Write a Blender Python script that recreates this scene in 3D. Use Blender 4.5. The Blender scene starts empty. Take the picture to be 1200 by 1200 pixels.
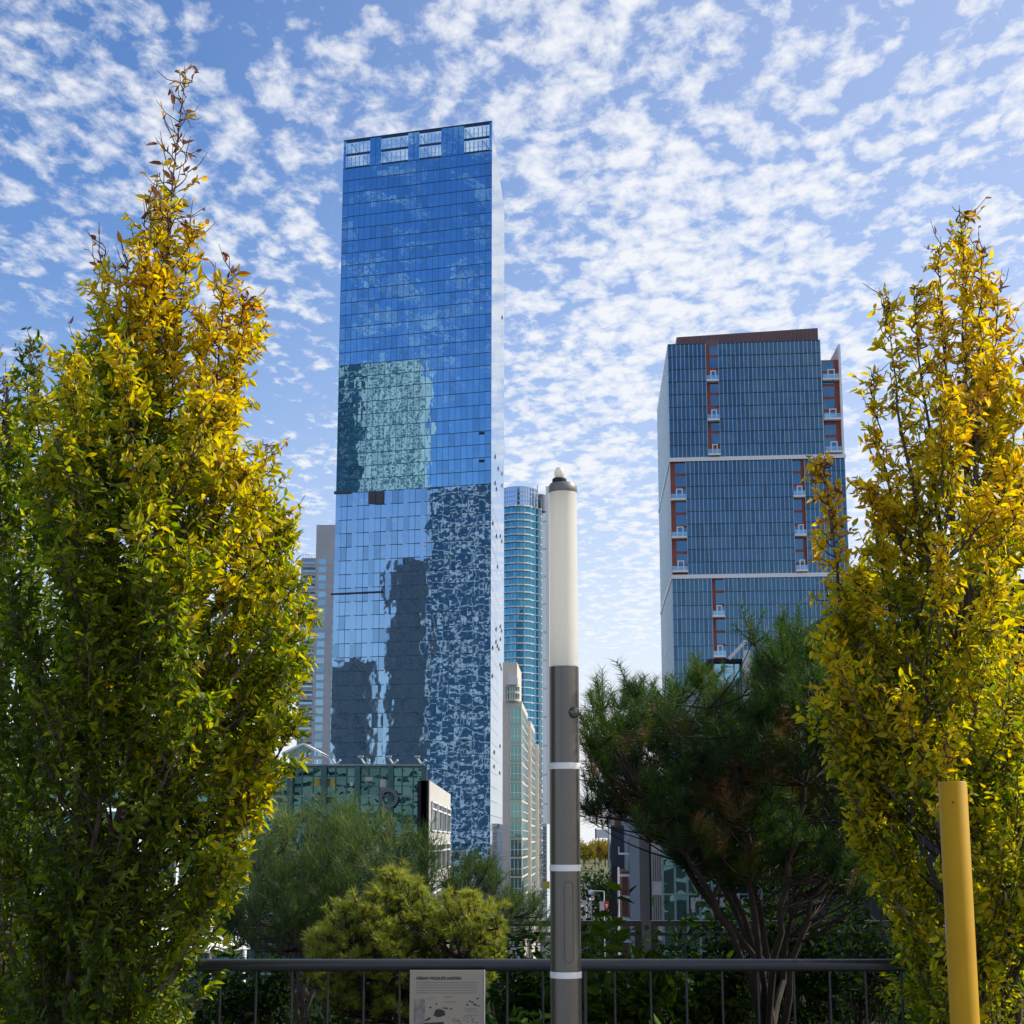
import bpy, math, random
import numpy as np
from mathutils import Vector
R = math.radians
S = bpy.context.scene
COL = S.collection
random.seed(4)
RNG = np.random.default_rng(4)

# ------------------------------------------------------------------ camera
F, EYE, PITCH = 1912.0, 1.65, R(11.38)
STREET = -24.0
cam_d = bpy.data.cameras.new('camera')
cam = bpy.data.objects.new('camera', cam_d)
COL.objects.link(cam)
cam.location = (0, 0, EYE)
cam.rotation_euler = (R(90) + PITCH, 0, 0)
cam_d.sensor_width = 36
cam_d.lens = F / 1200 * 36
cam_d.clip_start = 0.1
cam_d.clip_end = 20000
S.camera = cam
EYEV = Vector((0, 0, EYE))
FWD = Vector((0, math.cos(PITCH), math.sin(PITCH)))
UPV = Vector((0, -math.sin(PITCH), math.cos(PITCH)))
def ray(px, py):
    return (FWD + Vector((1, 0, 0)) * ((px - 600) / F) + UPV * ((600 - py) / F))
def at(px, py, Y):                      # survey helper: point of the place at distance Y
    d = ray(px, py); return EYEV + d * (Y / d.y)
def at_z(px, py, z):
    d = ray(px, py); return EYEV + d * ((z - EYE) / d.z)
def hit(px, py, p, n):
    d = ray(px, py); return EYEV + d * ((p - EYEV).dot(n) / d.dot(n))
Z = Vector((0, 0, 1))
def flat(v): return Vector((v.x, v.y, 0))

# ------------------------------------------------------------------ mesh helpers
class MB:
    def __init__(s): s.v = []; s.f = []; s.m = []
    def face(s, pts, m=0):
        i = len(s.v); s.v += [tuple(p) for p in pts]; s.f.append(tuple(range(i, i + len(pts)))); s.m.append(m)
    def box(s, o, a, b, c, m=0):        # corner + three edge vectors (right handed)
        o, a, b, c = Vector(o), Vector(a), Vector(b), Vector(c)
        if a.cross(b).dot(c) < 0: a, b = b, a
        i = len(s.v)
        s.v += [tuple(p) for p in (o, o+a, o+a+b, o+b, o+c, o+a+c, o+a+b+c, o+b+c)]
        for q in ((3,2,1,0), (4,5,6,7), (0,1,5,4), (1,2,6,5), (2,3,7,6), (3,0,4,7)):
            s.f.append(tuple(i + k for k in q)); s.m.append(m)
    def cbox(s, c, sx, sy, sz, m=0):
        s.box((c[0]-sx/2, c[1]-sy/2, c[2]-sz/2), (sx,0,0), (0,sy,0), (0,0,sz), m)
    def bar(s, p, q, w, m=0, h=None):
        p, q = Vector(p), Vector(q); d = (q - p).normalized(); h = h or w
        a = d.cross(Z) if abs(d.z) < .95 else d.cross(Vector((1,0,0)))
        a.normalize(); b = a.cross(d).normalized()
        s.box(p - a*w/2 - b*h/2, a*w, b*h, q - p, m)
    def tube(s, pts, rad, n=6, m=0, cap=True):
        pts = [Vector(p) for p in pts]; i0 = len(s.v)
        for k, p in enumerate(pts):
            d = (pts[min(k+1, len(pts)-1)] - pts[max(k-1, 0)])
            d = d.normalized() if d.length > 1e-9 else Vector((0,0,1))
            a = d.cross(Vector((.31, .95, .05))).normalized(); b = d.cross(a)
            r = rad[k] if isinstance(rad, (list, tuple)) else rad
            for j in range(n):
                t = 2*math.pi*j/n; s.v.append(tuple(p + a*(r*math.cos(t)) + b*(r*math.sin(t))))
        for k in range(len(pts)-1):
            for j in range(n):
                a0 = i0 + k*n; s.f.append((a0+j, a0+(j+1)%n, a0+n+(j+1)%n, a0+n+j)); s.m.append(m)
        if cap:
            s.f.append(tuple(i0 + j for j in reversed(range(n)))); s.m.append(m)
            e = i0 + (len(pts)-1)*n; s.f.append(tuple(e + j for j in range(n))); s.m.append(m)
    def lathe(s, prof, n=40, m=0, c=(0,0,0), cap=True):     # prof: (radius, z)
        i0 = len(s.v)
        for r, z in prof:
            for j in range(n):
                t = 2*math.pi*j/n; s.v.append((c[0]+r*math.cos(t), c[1]+r*math.sin(t), c[2]+z))
        for k in range(len(prof)-1):
            for j in range(n):
                a0 = i0+k*n; s.f.append((a0+j, a0+(j+1)%n, a0+n+(j+1)%n, a0+n+j)); s.m.append(m)
        if cap:
            s.f.append(tuple(i0+j for j in reversed(range(n)))); s.m.append(m)
            e = i0+(len(prof)-1)*n; s.f.append(tuple(e+j for j in range(n))); s.m.append(m)
    def build(s, name, mats, parent=None, label=None, smooth=False, origin=None):
        if not isinstance(mats, (list, tuple)): mats = [mats]
        o = origin if origin is not None else (WORLD.get(parent, Vector((0,0,0))) if parent else Vector((0,0,0)))
        me = bpy.data.meshes.new(name)
        me.from_pydata([(x-o[0], y-o[1], z-o[2]) for x, y, z in s.v], [], s.f)
        for mt in mats: me.materials.append(mt)
        if len(mats) > 1: me.polygons.foreach_set('material_index', s.m)
        if smooth:
            me.polygons.foreach_set('use_smooth', [True]*len(me.polygons))
            try: me.set_sharp_from_angle(angle=R(35))
            except Exception: pass
        me.update()
        ob = bpy.data.objects.new(name, me); COL.objects.link(ob)
        if parent: ob.parent = parent
        else: ob.location = o
        WORLD[ob] = Vector(o)
        if label: ob['label'] = label
        return ob
WORLD = {}
def thing(name, loc, label, cat, group=None):
    o = bpy.data.objects.new(name, None); COL.objects.link(o)
    o.location = loc; o.empty_display_size = .3
    o['label'] = label; o['category'] = cat
    if group: o['group'] = group
    WORLD[o] = Vector(loc); return o
def tag(o, label, cat, group=None):
    o['label'] = label; o['category'] = cat
    if group: o['group'] = group
    return o
def struct(o, kind='structure', label=None, cat=None):
    o['kind'] = kind
    if label: o['label'] = label
    if cat: o['category'] = cat
    return o
def copy_tree(o, loc, label=None, rz=0, sc=1.0):
    c = o.copy(); COL.objects.link(c); c.location = loc; c.rotation_euler = (0,0,rz); c.scale = (sc,sc,sc)
    if label: c['label'] = label
    for ch in list(o.children):
        d = ch.copy(); COL.objects.link(d); d.parent = c
        for g in list(ch.children):
            e = g.copy(); COL.objects.link(e); e.parent = d
    return c

# ------------------------------------------------------------------ materials
class NT:
    def __init__(s, m): s.t = m.node_tree; s.t.nodes.clear()
    def n(s, typ, ins=None, **kw):
        nd = s.t.nodes.new(typ)
        for k, v in kw.items(): setattr(nd, k, v)
        for k, v in (ins or {}).items():
            if isinstance(v, bpy.types.NodeSocket): s.t.links.new(v, nd.inputs[k])
            else: nd.inputs[k].default_value = v
        return nd
    def math(s, op, a, b=0.0, c=None):
        d = {0: a, 1: b}
        if c is not None: d[2] = c
        return s.n('ShaderNodeMath', d, operation=op).outputs[0]
    def ramp(s, fac, stops):
        r = s.n('ShaderNodeValToRGB', {'Fac': fac}); e = r.color_ramp.elements
        while len(e) > 1: e.remove(e[-1])
        for i, (p, c) in enumerate(stops):
            el = e[0] if i == 0 else e.new(p)
            el.position = p; el.color = (*c, 1) if len(c) == 3 else c
        return r.outputs['Color']
    def mix(s, fac, a, b):
        m = s.n('ShaderNodeMix', data_type='RGBA')
        for i, v in ((0, fac), (6, a), (7, b)):
            if isinstance(v, bpy.types.NodeSocket): s.t.links.new(v, m.inputs[i])
            elif i == 0: m.inputs[0].default_value = v
            else: m.inputs[i].default_value = (*v, 1)
        return m.outputs[2]
    def out(s, sh): s.n('ShaderNodeOutputMaterial', {'Surface': sh})
def newmat(name):
    m = bpy.data.materials.new(name); m.use_nodes = True; return m, NT(m)
def solid(name, col, rough=.6, metal=0.0, var=.18, scale=3.0, bump=0.0, spec=.5):
    m, t = newmat(name)
    co = t.n('ShaderNodeTexCoord').outputs['Object']
    no = t.n('ShaderNodeTexNoise', {'Vector': co, 'Scale': scale, 'Detail': 6.0, 'Roughness': .6}).outputs['Fac']
    c = t.ramp(no, [(.25, tuple(x*(1-var) for x in col)), (.75, tuple(min(1, x*(1+var)) for x in col))])
    ins = {'Base Color': c, 'Roughness': rough, 'Metallic': metal, 'Specular IOR Level': spec}
    if bump:
        ins['Normal'] = t.n('ShaderNodeBump', {'Height': no, 'Strength': .5, 'Distance': bump}).outputs[0]
    p = t.n('ShaderNodeBsdfPrincipled', ins); t.out(p.outputs[0]); return m
def glass(name, tint, body, refl=.85, rough=.02, wave=.012, wscale=.5, edge=(.95,.97,1), power=3.0, cell=None):
    """mirror-coated facade glass: tinted reflection, body colour, gently wavy"""
    m, t = newmat(name)
    co = t.n('ShaderNodeTexCoord').outputs['Object']
    no = t.n('ShaderNodeTexNoise', {'Vector': co, 'Scale': wscale, 'Detail': 2.0, 'Roughness': .5}).outputs['Fac']
    nm = t.n('ShaderNodeBump', {'Height': no, 'Strength': 1.0, 'Distance': wave}).outputs[0]
    at_ = t.n('ShaderNodeAttribute', attribute_name='tint').outputs['Fac']
    lw = t.n('ShaderNodeLayerWeight', {'Blend': .5}).outputs['Facing']
    fr = t.math('POWER', lw, power)
    g = t.mix(fr, tint, edge)
    b = t.mix(at_, body, tuple(min(1, x*1.9+.01) for x in body))
    gl = t.n('ShaderNodeBsdfGlossy', {'Color': g, 'Roughness': rough, 'Normal': nm}).outputs[0]
    df = t.n('ShaderNodeBsdfDiffuse', {'Color': b}).outputs[0]
    k = t.n('ShaderNodeMixShader', {0: t.math('SUBTRACT', refl, t.math('MULTIPLY', at_, .28)), 1: df, 2: gl}).outputs[0]
    t.out(k); return m
def leafmat(name, stops, trans=.45, rough=.45, spec=.35):
    m, t = newmat(name)
    a = t.n('ShaderNodeAttribute', attribute_name='tint').outputs['Fac']
    c = t.ramp(a, stops)
    geo = t.n('ShaderNodeTexCoord').outputs['Object']
    no = t.n('ShaderNodeTexNoise', {'Vector': geo, 'Scale': 40.0, 'Detail': 3.0}).outputs['Fac']
    hs = t.n('ShaderNodeHueSaturation', {'Color': c, 'Value': t.math('MULTIPLY_ADD', no, .8, .6)}).outputs[0]
    p = t.n('ShaderNodeBsdfPrincipled', {'Base Color': hs, 'Roughness': rough, 'Specular IOR Level': spec}).outputs[0]
    tc = t.n('ShaderNodeHueSaturation', {'Color': hs, 'Value': 1.7, 'Saturation': 1.1}).outputs[0]
    tr = t.n('ShaderNodeBsdfTranslucent', {'Color': tc}).outputs[0]
    t.out(t.n('ShaderNodeMixShader', {0: trans, 1: p, 2: tr}).outputs[0]); return m

M = {}
M['t1_front'] = glass('blue_mirror_glass', (.225,.47,.73), (.02,.07,.16), .86, .018, .010, .30)
M['t1_low'] = glass('rippled_mirror_glass', (.31,.50,.71), (.02,.06,.10), .86, .020, .019, .22)
M['t1_side'] = glass('side_mirror_glass', (.55,.75,.95), (.05,.10,.18), .95, .03, .004, .3, power=1.2)
M['t1_line'] = solid('dark_blue_frame', (.015,.06,.13), .4, .3)
M['t1_line2'] = solid('blue_frame', (.05,.14,.27), .4, .3)
M['lattice'] = solid('pale_steel', (.62,.7,.76), .5)
M['vent'] = solid('grey_louvre', (.06,.065,.08), .6)
M['dark'] = solid('dark_void', (.012,.014,.018), .5)
M['t2_glass'] = glass('navy_glass', (.075,.165,.27), (.008,.028,.05), .76, .04, .004, .5)
M['t2_fin'] = solid('pale_fin_metal', (.45,.53,.60), .4, .2)
M['t2_floor'] = solid('navy_spandrel', (.035,.10,.17), .4)
M['t2_win'] = glass('balcony_glass', (.10,.22,.36), (.01,.035,.07), .7, .04, .004, .5)
M['terra'] = solid('terracotta_panel', (.29,.075,.055), .7, var=.12, scale=.6)
M['terra_dark'] = solid('brown_crown_panel', (.17,.098,.105), .6, var=.08, scale=.3)
M['white'] = solid('white_paint', (.78,.79,.8), .5, var=.05)
M['palegrey'] = solid('pale_grey_cladding', (.50,.56,.60), .55, var=.06, scale=.2)
M['clear'] = None
m, t = newmat('clear_screen_glass'); M['clear'] = m
t.out(t.n('ShaderNodeMixShader', {0: .72, 1: t.n('ShaderNodeBsdfGlossy', {'Color': (.5,.75,.95,1), 'Roughness': .03}).outputs[0],
      2: t.n('ShaderNodeBsdfTransparent', {'Color': (.72,.86,.93,1)}).outputs[0]}).outputs[0])
M['t3_glass'] = glass('teal_blue_glass', (.12,.38,.56), (.01,.06,.10), .72, .04, .012, .3, power=4)
M['t3_crown'] = glass('crown_blue_glass', (.40,.58,.85), (.05,.10,.18), .8, .05, .004, .4)
M['t3_slab'] = solid('white_slab', (.72,.78,.80), .6, var=.05)
M['beige'] = solid('beige_stone', (.60,.55,.48), .8, var=.10, scale=.25)
M['green_glass'] = glass('pale_green_glass', (.22,.42,.39), (.03,.10,.09), .6, .05, .01, .5)
M['concrete'] = solid('warm_concrete', (.68,.67,.66), .8, var=.08, scale=.15)
M['win_blue'] = glass('blue_window_glass', (.30,.55,.75), (.02,.07,.11), .7, .04, .01, .6)
M['teal_glass'] = glass('dark_teal_glass', (.13,.27,.27), (.004,.026,.028), .55, .03, .09, .7)
M['teal_frame'] = solid('teal_steel', (.05,.13,.14), .45, .3)
M['teal_pale'] = solid('pale_teal_steel', (.22,.33,.34), .45, .2)
M['stone'] = solid('cream_stone', (.52,.50,.46), .8, var=.08, scale=.4)
M['win_dark'] = glass('dark_window_glass', (.25,.30,.34), (.03,.035,.04), .5, .05, .01, .6)
M['brick'] = solid('red_brick', (.24,.09,.065), .85, var=.2, scale=2)
M['slate'] = solid('blue_grey_cladding', (.13,.17,.22), .6, var=.06, scale=.3)
M['charcoal'] = solid('charcoal_cladding', (.028,.03,.036), .7, var=.2, scale=.4, spec=.08)
M['ring'] = solid('grey_ring_metal', (.13,.15,.17), .5, .3)
M['asphalt'] = solid('asphalt', (.05,.05,.053), .9, var=.25, scale=.5)
M['paving'] = solid('concrete_paving', (.27,.26,.25), .9, var=.12, scale=.8)
M['ground'] = solid('city_ground', (.10,.10,.095), .95, var=.25, scale=.05)
M['hillside'] = solid('dry_hillside', (.11,.11,.045), .95, var=.4, scale=.06)
M['soil'] = solid('dark_mulch', (.022,.017,.012), .95, var=.5, scale=12, bump=.02, spec=.05)
M['deck'] = solid('park_path', (.24,.22,.2), .9, var=.12, scale=3)
M['rail'] = solid('dark_painted_steel', (.045,.05,.06), .32, .55, var=.08, scale=9)
M['fence'] = solid('bronze_steel', (.10,.095,.08), .45, .5)
M['lamp_metal'] = solid('taupe_metal', (.105,.098,.085), .30, .5, var=.10, scale=7)
M['lamp_cap'] = solid('grey_cap', (.22,.22,.21), .45, .3)
def weathered(name, base, worn, rough, metal, spec, amount):
    m, t = newmat(name)
    co = t.n('ShaderNodeTexCoord').outputs['Object']
    st = t.n('ShaderNodeTexNoise', {'Vector': t.n('ShaderNodeMapping', {'Vector': co, 'Scale': (26, 26, 1.6)}).outputs[0], 'Scale': 1.0, 'Detail': 6.0, 'Roughness': .65}).outputs['Fac']
    sp = t.n('ShaderNodeTexNoise', {'Vector': co, 'Scale': 55.0, 'Detail': 4.0}).outputs['Fac']
    c = t.mix(t.ramp(st, [(.48, (0,0,0)), (.72, (1,1,1))]), base, tuple(x*(1-amount) for x in base))
    c = t.mix(t.ramp(sp, [(.70, (0,0,0)), (.735, (1,1,1))]), c, worn)
    r_ = t.math('MULTIPLY_ADD', st, .3, rough-.15)
    t.out(t.n('ShaderNodeBsdfPrincipled', {'Base Color': c, 'Roughness': r_, 'Metallic': metal, 'Specular IOR Level': spec}).outputs[0]); return m
M['lamp_metal'] = weathered('taupe_metal', (.165,.16,.148), (.22,.21,.2), .36, .8, .5, .15)
M['yellow'] = weathered('yellow_paint', (.64,.33,0), (.30,.16,.01), .6, 0.0, .02, .22)
M['steel'] = solid('brushed_steel', (.15,.145,.14), .25, .9, var=.08)
M['yellow'] = solid('yellow_paint', (.45,.25,.002), .5, var=.10, scale=5, spec=.25)
M['sticker'] = solid('grey_sticker', (.45,.45,.43), .6)
M['signboard'] = solid('sign_panel', (.36,.325,.27), .55, var=.06, scale=5)
M['ink'] = solid('dark_ink', (.03,.028,.03), .6)
M['ink2'] = solid('grey_ink', (.22,.21,.2), .6)
M['signphoto'] = solid('faded_photo', (.24,.23,.22), .6, var=.6, scale=22)
M['signred'] = solid('red_banner', (.55,.03,.035), .7)
M['signyel'] = solid('yellow_board', (.5,.38,.06), .7)
M['carpaint'] = solid('silver_car', (.35,.36,.38), .3, .5)
M['cardark'] = solid('dark_car', (.03,.035,.05), .3, .2)
M['rubber'] = solid('rubber', (.015,.015,.015), .8)
M['bark'] = solid('grey_bark', (.085,.068,.055), .9, var=.35, scale=14, bump=.01)
M['bark_red'] = solid('red_brown_bark', (.036,.024,.016), .9, var=.4, scale=10, bump=.01)
M['twig'] = solid('dark_twig', (.055,.035,.025), .8, var=.3)
m, t = newmat('white_diffuser'); M['diffuser'] = m
co = t.n('ShaderNodeTexCoord').outputs['Object']
wv = t.n('ShaderNodeTexWave', {'Vector': co, 'Scale': 22.0, 'Distortion': 0.0}, bands_direction='Z').outputs['Fac']
nm = t.n('ShaderNodeBump', {'Height': wv, 'Strength': .2, 'Distance': .002}).outputs[0]
pr = t.n('ShaderNodeBsdfPrincipled', {'Base Color': (.93,.92,.87,1), 'Roughness': .4, 'Normal': nm}).outputs[0]
tr = t.n('ShaderNodeBsdfTranslucent', {'Color': (.95,.93,.84,1)}).outputs[0]
t.out(t.n('ShaderNodeMixShader', {0: .5, 1: pr, 2: tr}).outputs[0])

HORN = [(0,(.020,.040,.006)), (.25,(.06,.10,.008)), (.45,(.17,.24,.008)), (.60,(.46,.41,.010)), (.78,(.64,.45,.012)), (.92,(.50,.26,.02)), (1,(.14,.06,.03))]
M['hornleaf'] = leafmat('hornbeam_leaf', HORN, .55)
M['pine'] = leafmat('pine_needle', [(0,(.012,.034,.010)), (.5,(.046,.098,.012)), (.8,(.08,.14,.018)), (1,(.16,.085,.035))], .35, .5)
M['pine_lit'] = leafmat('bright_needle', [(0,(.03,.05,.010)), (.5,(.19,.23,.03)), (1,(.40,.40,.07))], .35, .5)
M['pine_soft'] = leafmat('grey_green_needle', [(0,(.02,.045,.010)), (.6,(.075,.14,.025)), (1,(.20,.25,.05))], .3, .5)
M['shrub'] = leafmat('shrub_leaf', [(0,(.008,.018,.004)), (.6,(.022,.055,.008)), (1,(.09,.15,.013))], .35, .6, .12)
M['treeleaf'] = leafmat('street_tree_leaf', [(0,(.012,.03,.008)), (.6,(.03,.06,.012)), (1,(.06,.10,.015))], .3, .5)
M['autumnleaf'] = leafmat('autumn_hill_leaf', [(0,(.10,.10,.015)), (.5,(.24,.20,.02)), (1,(.38,.24,.03))], .3, .6)

# ------------------------------------------------------------------ world and sun
SUN_AZ, SUN_EL = R(77), R(37)            # azimuth from the view direction towards the right
w = bpy.data.worlds.new('World'); S.world = w; w.use_nodes = True
t = NT(w)
sky = t.n('ShaderNodeTexSky', sky_type='NISHITA', sun_disc=False, sun_elevation=SUN_EL, sun_rotation=SUN_AZ, air_density=1.0, dust_density=.6, ozone_density=2.2)
d = t.n('ShaderNodeTexCoord').outputs['Generated']
sx = t.n('ShaderNodeSeparateXYZ', {0: d})
dz = t.math('MAXIMUM', sx.outputs[2], 0.02)
dz = t.math('ADD', dz, .035)
px_ = t.math('DIVIDE', sx.outputs[0], dz); py_ = t.math('DIVIDE', sx.outputs[1], dz)
pv = t.n('ShaderNodeCombineXYZ', {0: px_, 1: py_, 2: 3.7}).outputs[0]
pv = t.n('ShaderNodeMapping', {'Vector': pv, 'Rotation': (0,0,R(14)), 'Scale': (1.0, .62, 1)}).outputs[0]
n1 = t.n('ShaderNodeTexNoise', {'Vector': pv, 'Scale': 19.0, 'Detail': 8.0, 'Roughness': .66, 'Distortion': .15}, noise_dimensions='2D').outputs['Fac']
n2 = t.n('ShaderNodeTexNoise', {'Vector': pv, 'Scale': 1.5, 'Detail': 2.0, 'Roughness': .5}, noise_dimensions='2D').outputs['Fac']
nw = t.n('ShaderNodeTexNoise', {'Vector': pv, 'Scale': 17.0, 'Detail': 3.0}, noise_dimensions='2D').outputs['Color']
wv = t.n('ShaderNodeVectorMath', {0: pv, 1: t.n('ShaderNodeVectorMath', {0: nw, 1: (.10,.10,.10)}, operation='MULTIPLY').outputs[0]}, operation='ADD').outputs[0]
vo = t.n('ShaderNodeTexVoronoi', {'Vector': wv, 'Scale': 19.0, 'Smoothness': .6, 'Randomness': 1.0}, feature='SMOOTH_F1', voronoi_dimensions='2D').outputs['Distance']
den = t.math('MULTIPLY_ADD', n1, 1.15, t.math('MULTIPLY', n2, .62))
den = t.math('SUBTRACT', den, t.math('MULTIPLY', vo, .50))
den = t.math('ADD', den, t.math('MULTIPLY_ADD', sx.outputs[0], .46, -.125))
cf = t.ramp(den, [(.34, (0,0,0)), (.48, (.26,.26,.26)), (.66, (.70,.70,.70)), (.86, (1,1,1))])
cf = t.math('MULTIPLY', cf, .95)
# thin whitish veil towards the horizon
veil = t.math('POWER', t.math('SUBTRACT', 1.0, t.math('MINIMUM', t.math('MULTIPLY', t.math('MAXIMUM', sx.outputs[2], 0.0), 2.3), 1.0)), 2.4)
skyc = t.n('ShaderNodeHueSaturation', {'Color': sky.outputs[0], 'Saturation': 1.15, 'Value': 1.0}).outputs[0]
skyc = t.n('ShaderNodeMix', {6: skyc, 7: (.92, .98, 1.16, 1), 0: 1.0}, data_type='RGBA', blend_type='MULTIPLY').outputs[2]
bg1 = t.n('ShaderNodeBackground', {'Color': skyc, 'Strength': .15}).outputs[0]
bg2 = t.n('ShaderNodeBackground', {'Color': (.93,.95,.99,1), 'Strength': 1.0}).outputs[0]
sunveil = t.math('MULTIPLY', t.math('MAXIMUM', t.math('ADD', sx.outputs[0], .22), 0.0), .60)
fac = t.math('MAXIMUM', cf, t.math('MINIMUM', t.math('ADD', t.math('MULTIPLY', veil, 1.0), sunveil), .9))
t.n('ShaderNodeOutputWorld', {'Surface': t.n('ShaderNodeMixShader', {0: fac, 1: bg1, 2: bg2}).outputs[0]})
sd = bpy.data.lights.new('sun', 'SUN'); sun = bpy.data.objects.new('sun', sd); COL.objects.link(sun)
sd.energy = 5.0; sd.angle = R(.53); sd.color = (1, .94, .84)
sdir = Vector((math.sin(SUN_AZ)*math.cos(SUN_EL), math.cos(SUN_AZ)*math.cos(SUN_EL), math.sin(SUN_EL)))
sun.rotation_euler = sdir.to_track_quat('Z', 'Y').to_euler()
sun.location = (30, -10, 60)
S.view_settings.view_transform = 'Standard'
S.view_settings.look = 'None'
S.view_settings.exposure = 0.0
S.view_settings.gamma = 1.0

# ------------------------------------------------------------------ facades
def frame(p0, p1):
    u = flat(p1 - p0); L = u.length; u.normalize()
    return u, Vector((u.y, -u.x, 0)), L
def panels(mb, p0, p1, z0, z1, cols, rows, mp, ml, mm, lh=.2, mw=.1, tilt=.0015, saw=0.0, bay=3, proud=.06, tints=None, skip=None, every=1):
    """curtain wall: individually set panes, floor lines and mullions standing proud"""
    u, n, L = frame(p0, p1); cw = L / cols; rh = (z1 - z0) / rows
    base = flat(p0)
    for r in range(rows):
        ra = random.gauss(0, tilt)
        for c in range(cols):
            if skip and skip(c, r): continue
            a = ra + random.gauss(0, tilt*.5); b = random.gauss(0, tilt*.7)
            q = []
            for (cu, cz) in ((0,0), (1,0), (1,1), (0,1)):
                off = a*(cz-.5)*rh + b*(cu-.5)*cw
                if saw: off += saw * (((c % bay) + cu)/bay - .5) * cw*bay
                q.append(base + u*((c+cu)*cw) + n*off + Z*(z0 + (r+cz)*rh))
            mb.face(q, mp); 
            if tints is not None: tints.append((len(mb.f)-1, random.random()**3))
    for r in range(rows+1):
        mb.box(base + n*(-.05) + Z*(z0+r*rh-lh/2), u*L, n*(proud+.05), Z*lh, ml)
    if mw:
        for c in range(0, cols+1, every):
            mb.box(base + u*(c*cw-mw/2) + n*(-.04) + Z*z0, u*mw, n*(proud*.7+.04), Z*(z1-z0), mm)
def set_tint(ob, tints):
    a = ob.data.attributes.new('tint', 'FLOAT', 'FACE')
    arr = np.zeros(len(ob.data.polygons), dtype=np.float32)
    for i, v in tints: arr[i] = v
    a.data.foreach_set('value', arr)
def prism(mb, pts, z0, z1, m=0, top=True):       # pts clockwise or ccw list of xy, vertical walls
    n = len(pts)
    area = sum(pts[i].x*pts[(i+1)%n].y - pts[(i+1)%n].x*pts[i].y for i in range(n))
    if area < 0: pts = pts[::-1]
    i = len(mb.v)
    for p in pts: mb.v.append((p.x, p.y, z0))
    for p in pts: mb.v.append((p.x, p.y, z1))
    for k in range(n):
        mb.f.append((i+k, i+(k+1)%n, i+n+(k+1)%n, i+n+k)); mb.m.append(m)
    if top:
        mb.f.append(tuple(i+n+k for k in range(n))); mb.m.append(m)
        mb.f.append(tuple(i+k for k in reversed(range(n)))); mb.m.append(m)

# ================================================================== BUILDINGS
#--BUILD--
sv = Vector((at(690, 985, 1000).x, 1000, 0)).normalized()     # direction of the street
# ---- tall blue mirror tower
A = at(576.5, 143, 400); H1 = A.z
B = at_z(403, 166, H1); C = at_z(591, 247, H1)
D = B + (C - A)
u1, n1v, L1 = frame(B, A)
tower = thing('glass_tower', (A.x, A.y, STREET), 'tallest tower, blue mirror glass with stepped reflections and open crown', 'skyscraper')
zs = hit(480, 573, A, n1v).z
ROW = (H1 - zs) / 28
ZC = H1 - 2*ROW*1.15                      # underside of the crown
mb = MB(); tn = []
rowsU = 26
panels(mb, B, A, zs, ZC, 26, rowsU, 0, 1, 2, .15, .07, .0017, proud=.06, tints=tn)
ob = mb.build('curtain_wall', [M['t1_front'], M['t1_line'], M['t1_line2']], tower, 'upper blue mirror wall'); set_tint(ob, tn)
mb = MB(); tn = []
rowsL = int((zs - STREET) / ROW)
panels(mb, B, A, STREET, zs, 27, rowsL, 0, 1, 2, .15, .07, .0022, saw=-.055, bay=3, proud=.08, tints=tn)
ob = mb.build('curtain_wall', [M['t1_low'], M['t1_line'], M['t1_line2']], tower, 'lower sawtooth mirror wall with rippled reflections'); set_tint(ob, tn)
mb = MB(); tn = []
panels(mb, A, C, STREET, H1, 34, rowsU+rowsL+2, 0, 1, 2, .12, .05, .0008, proud=.01, tints=[])
ob = mb.build('curtain_wall', [M['t1_side'], M['t2_fin'], M['t2_fin']], tower, 'pale street side wall')
mb = MB()
prism(mb, [B + n1v*-.4 + u1*.4, A + n1v*-.4 - u1*.4, C - u1*.4, D + u1*.4], STREET, ZC - .2)
mb.build('core', M['t1_line'], tower)
# crown screen: solid glass piers and four two-row openings
mb = MB()
ux = lambda px: (hit(px, 160, A, n1v) - B).dot(u1)
opens = [(ux(406), ux(434)), (ux(447), ux(478.5)), (ux(491.5), ux(517)), (ux(544), ux(573.5))]
edges = [0] + [e for o in opens for e in o] + [L1]
for i in range(0, len(edges), 2):
    a, b = edges[i], edges[i+1]
    mb.box(flat(B) + u1*a + n1v*-.3 + Z*ZC, u1*(b-a), n1v*.3, Z*(H1-ZC), 0)
    k = max(1, int((b-a)/1.4))
    for j in range(1, k): mb.box(flat(B) + u1*(a+(b-a)*j/k) + Z*ZC, u1*.08, n1v*.05, Z*(H1-ZC), 1)
for zz, hh in ((H1-.5, .5), ((H1+ZC)/2-.3, .6), (ZC, .45)):
    for a, b in opens: mb.box(flat(B) + u1*a + n1v*-.3 + Z*zz, u1*(b-a), n1v*.297, Z*hh, 1)
mb.box(flat(B) + n1v*-.4 + Z*H1, u1*L1, n1v*.5, Z*.35, 1)
mb.build('crown', [M['t1_front'], M['t1_line']], tower)
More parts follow.
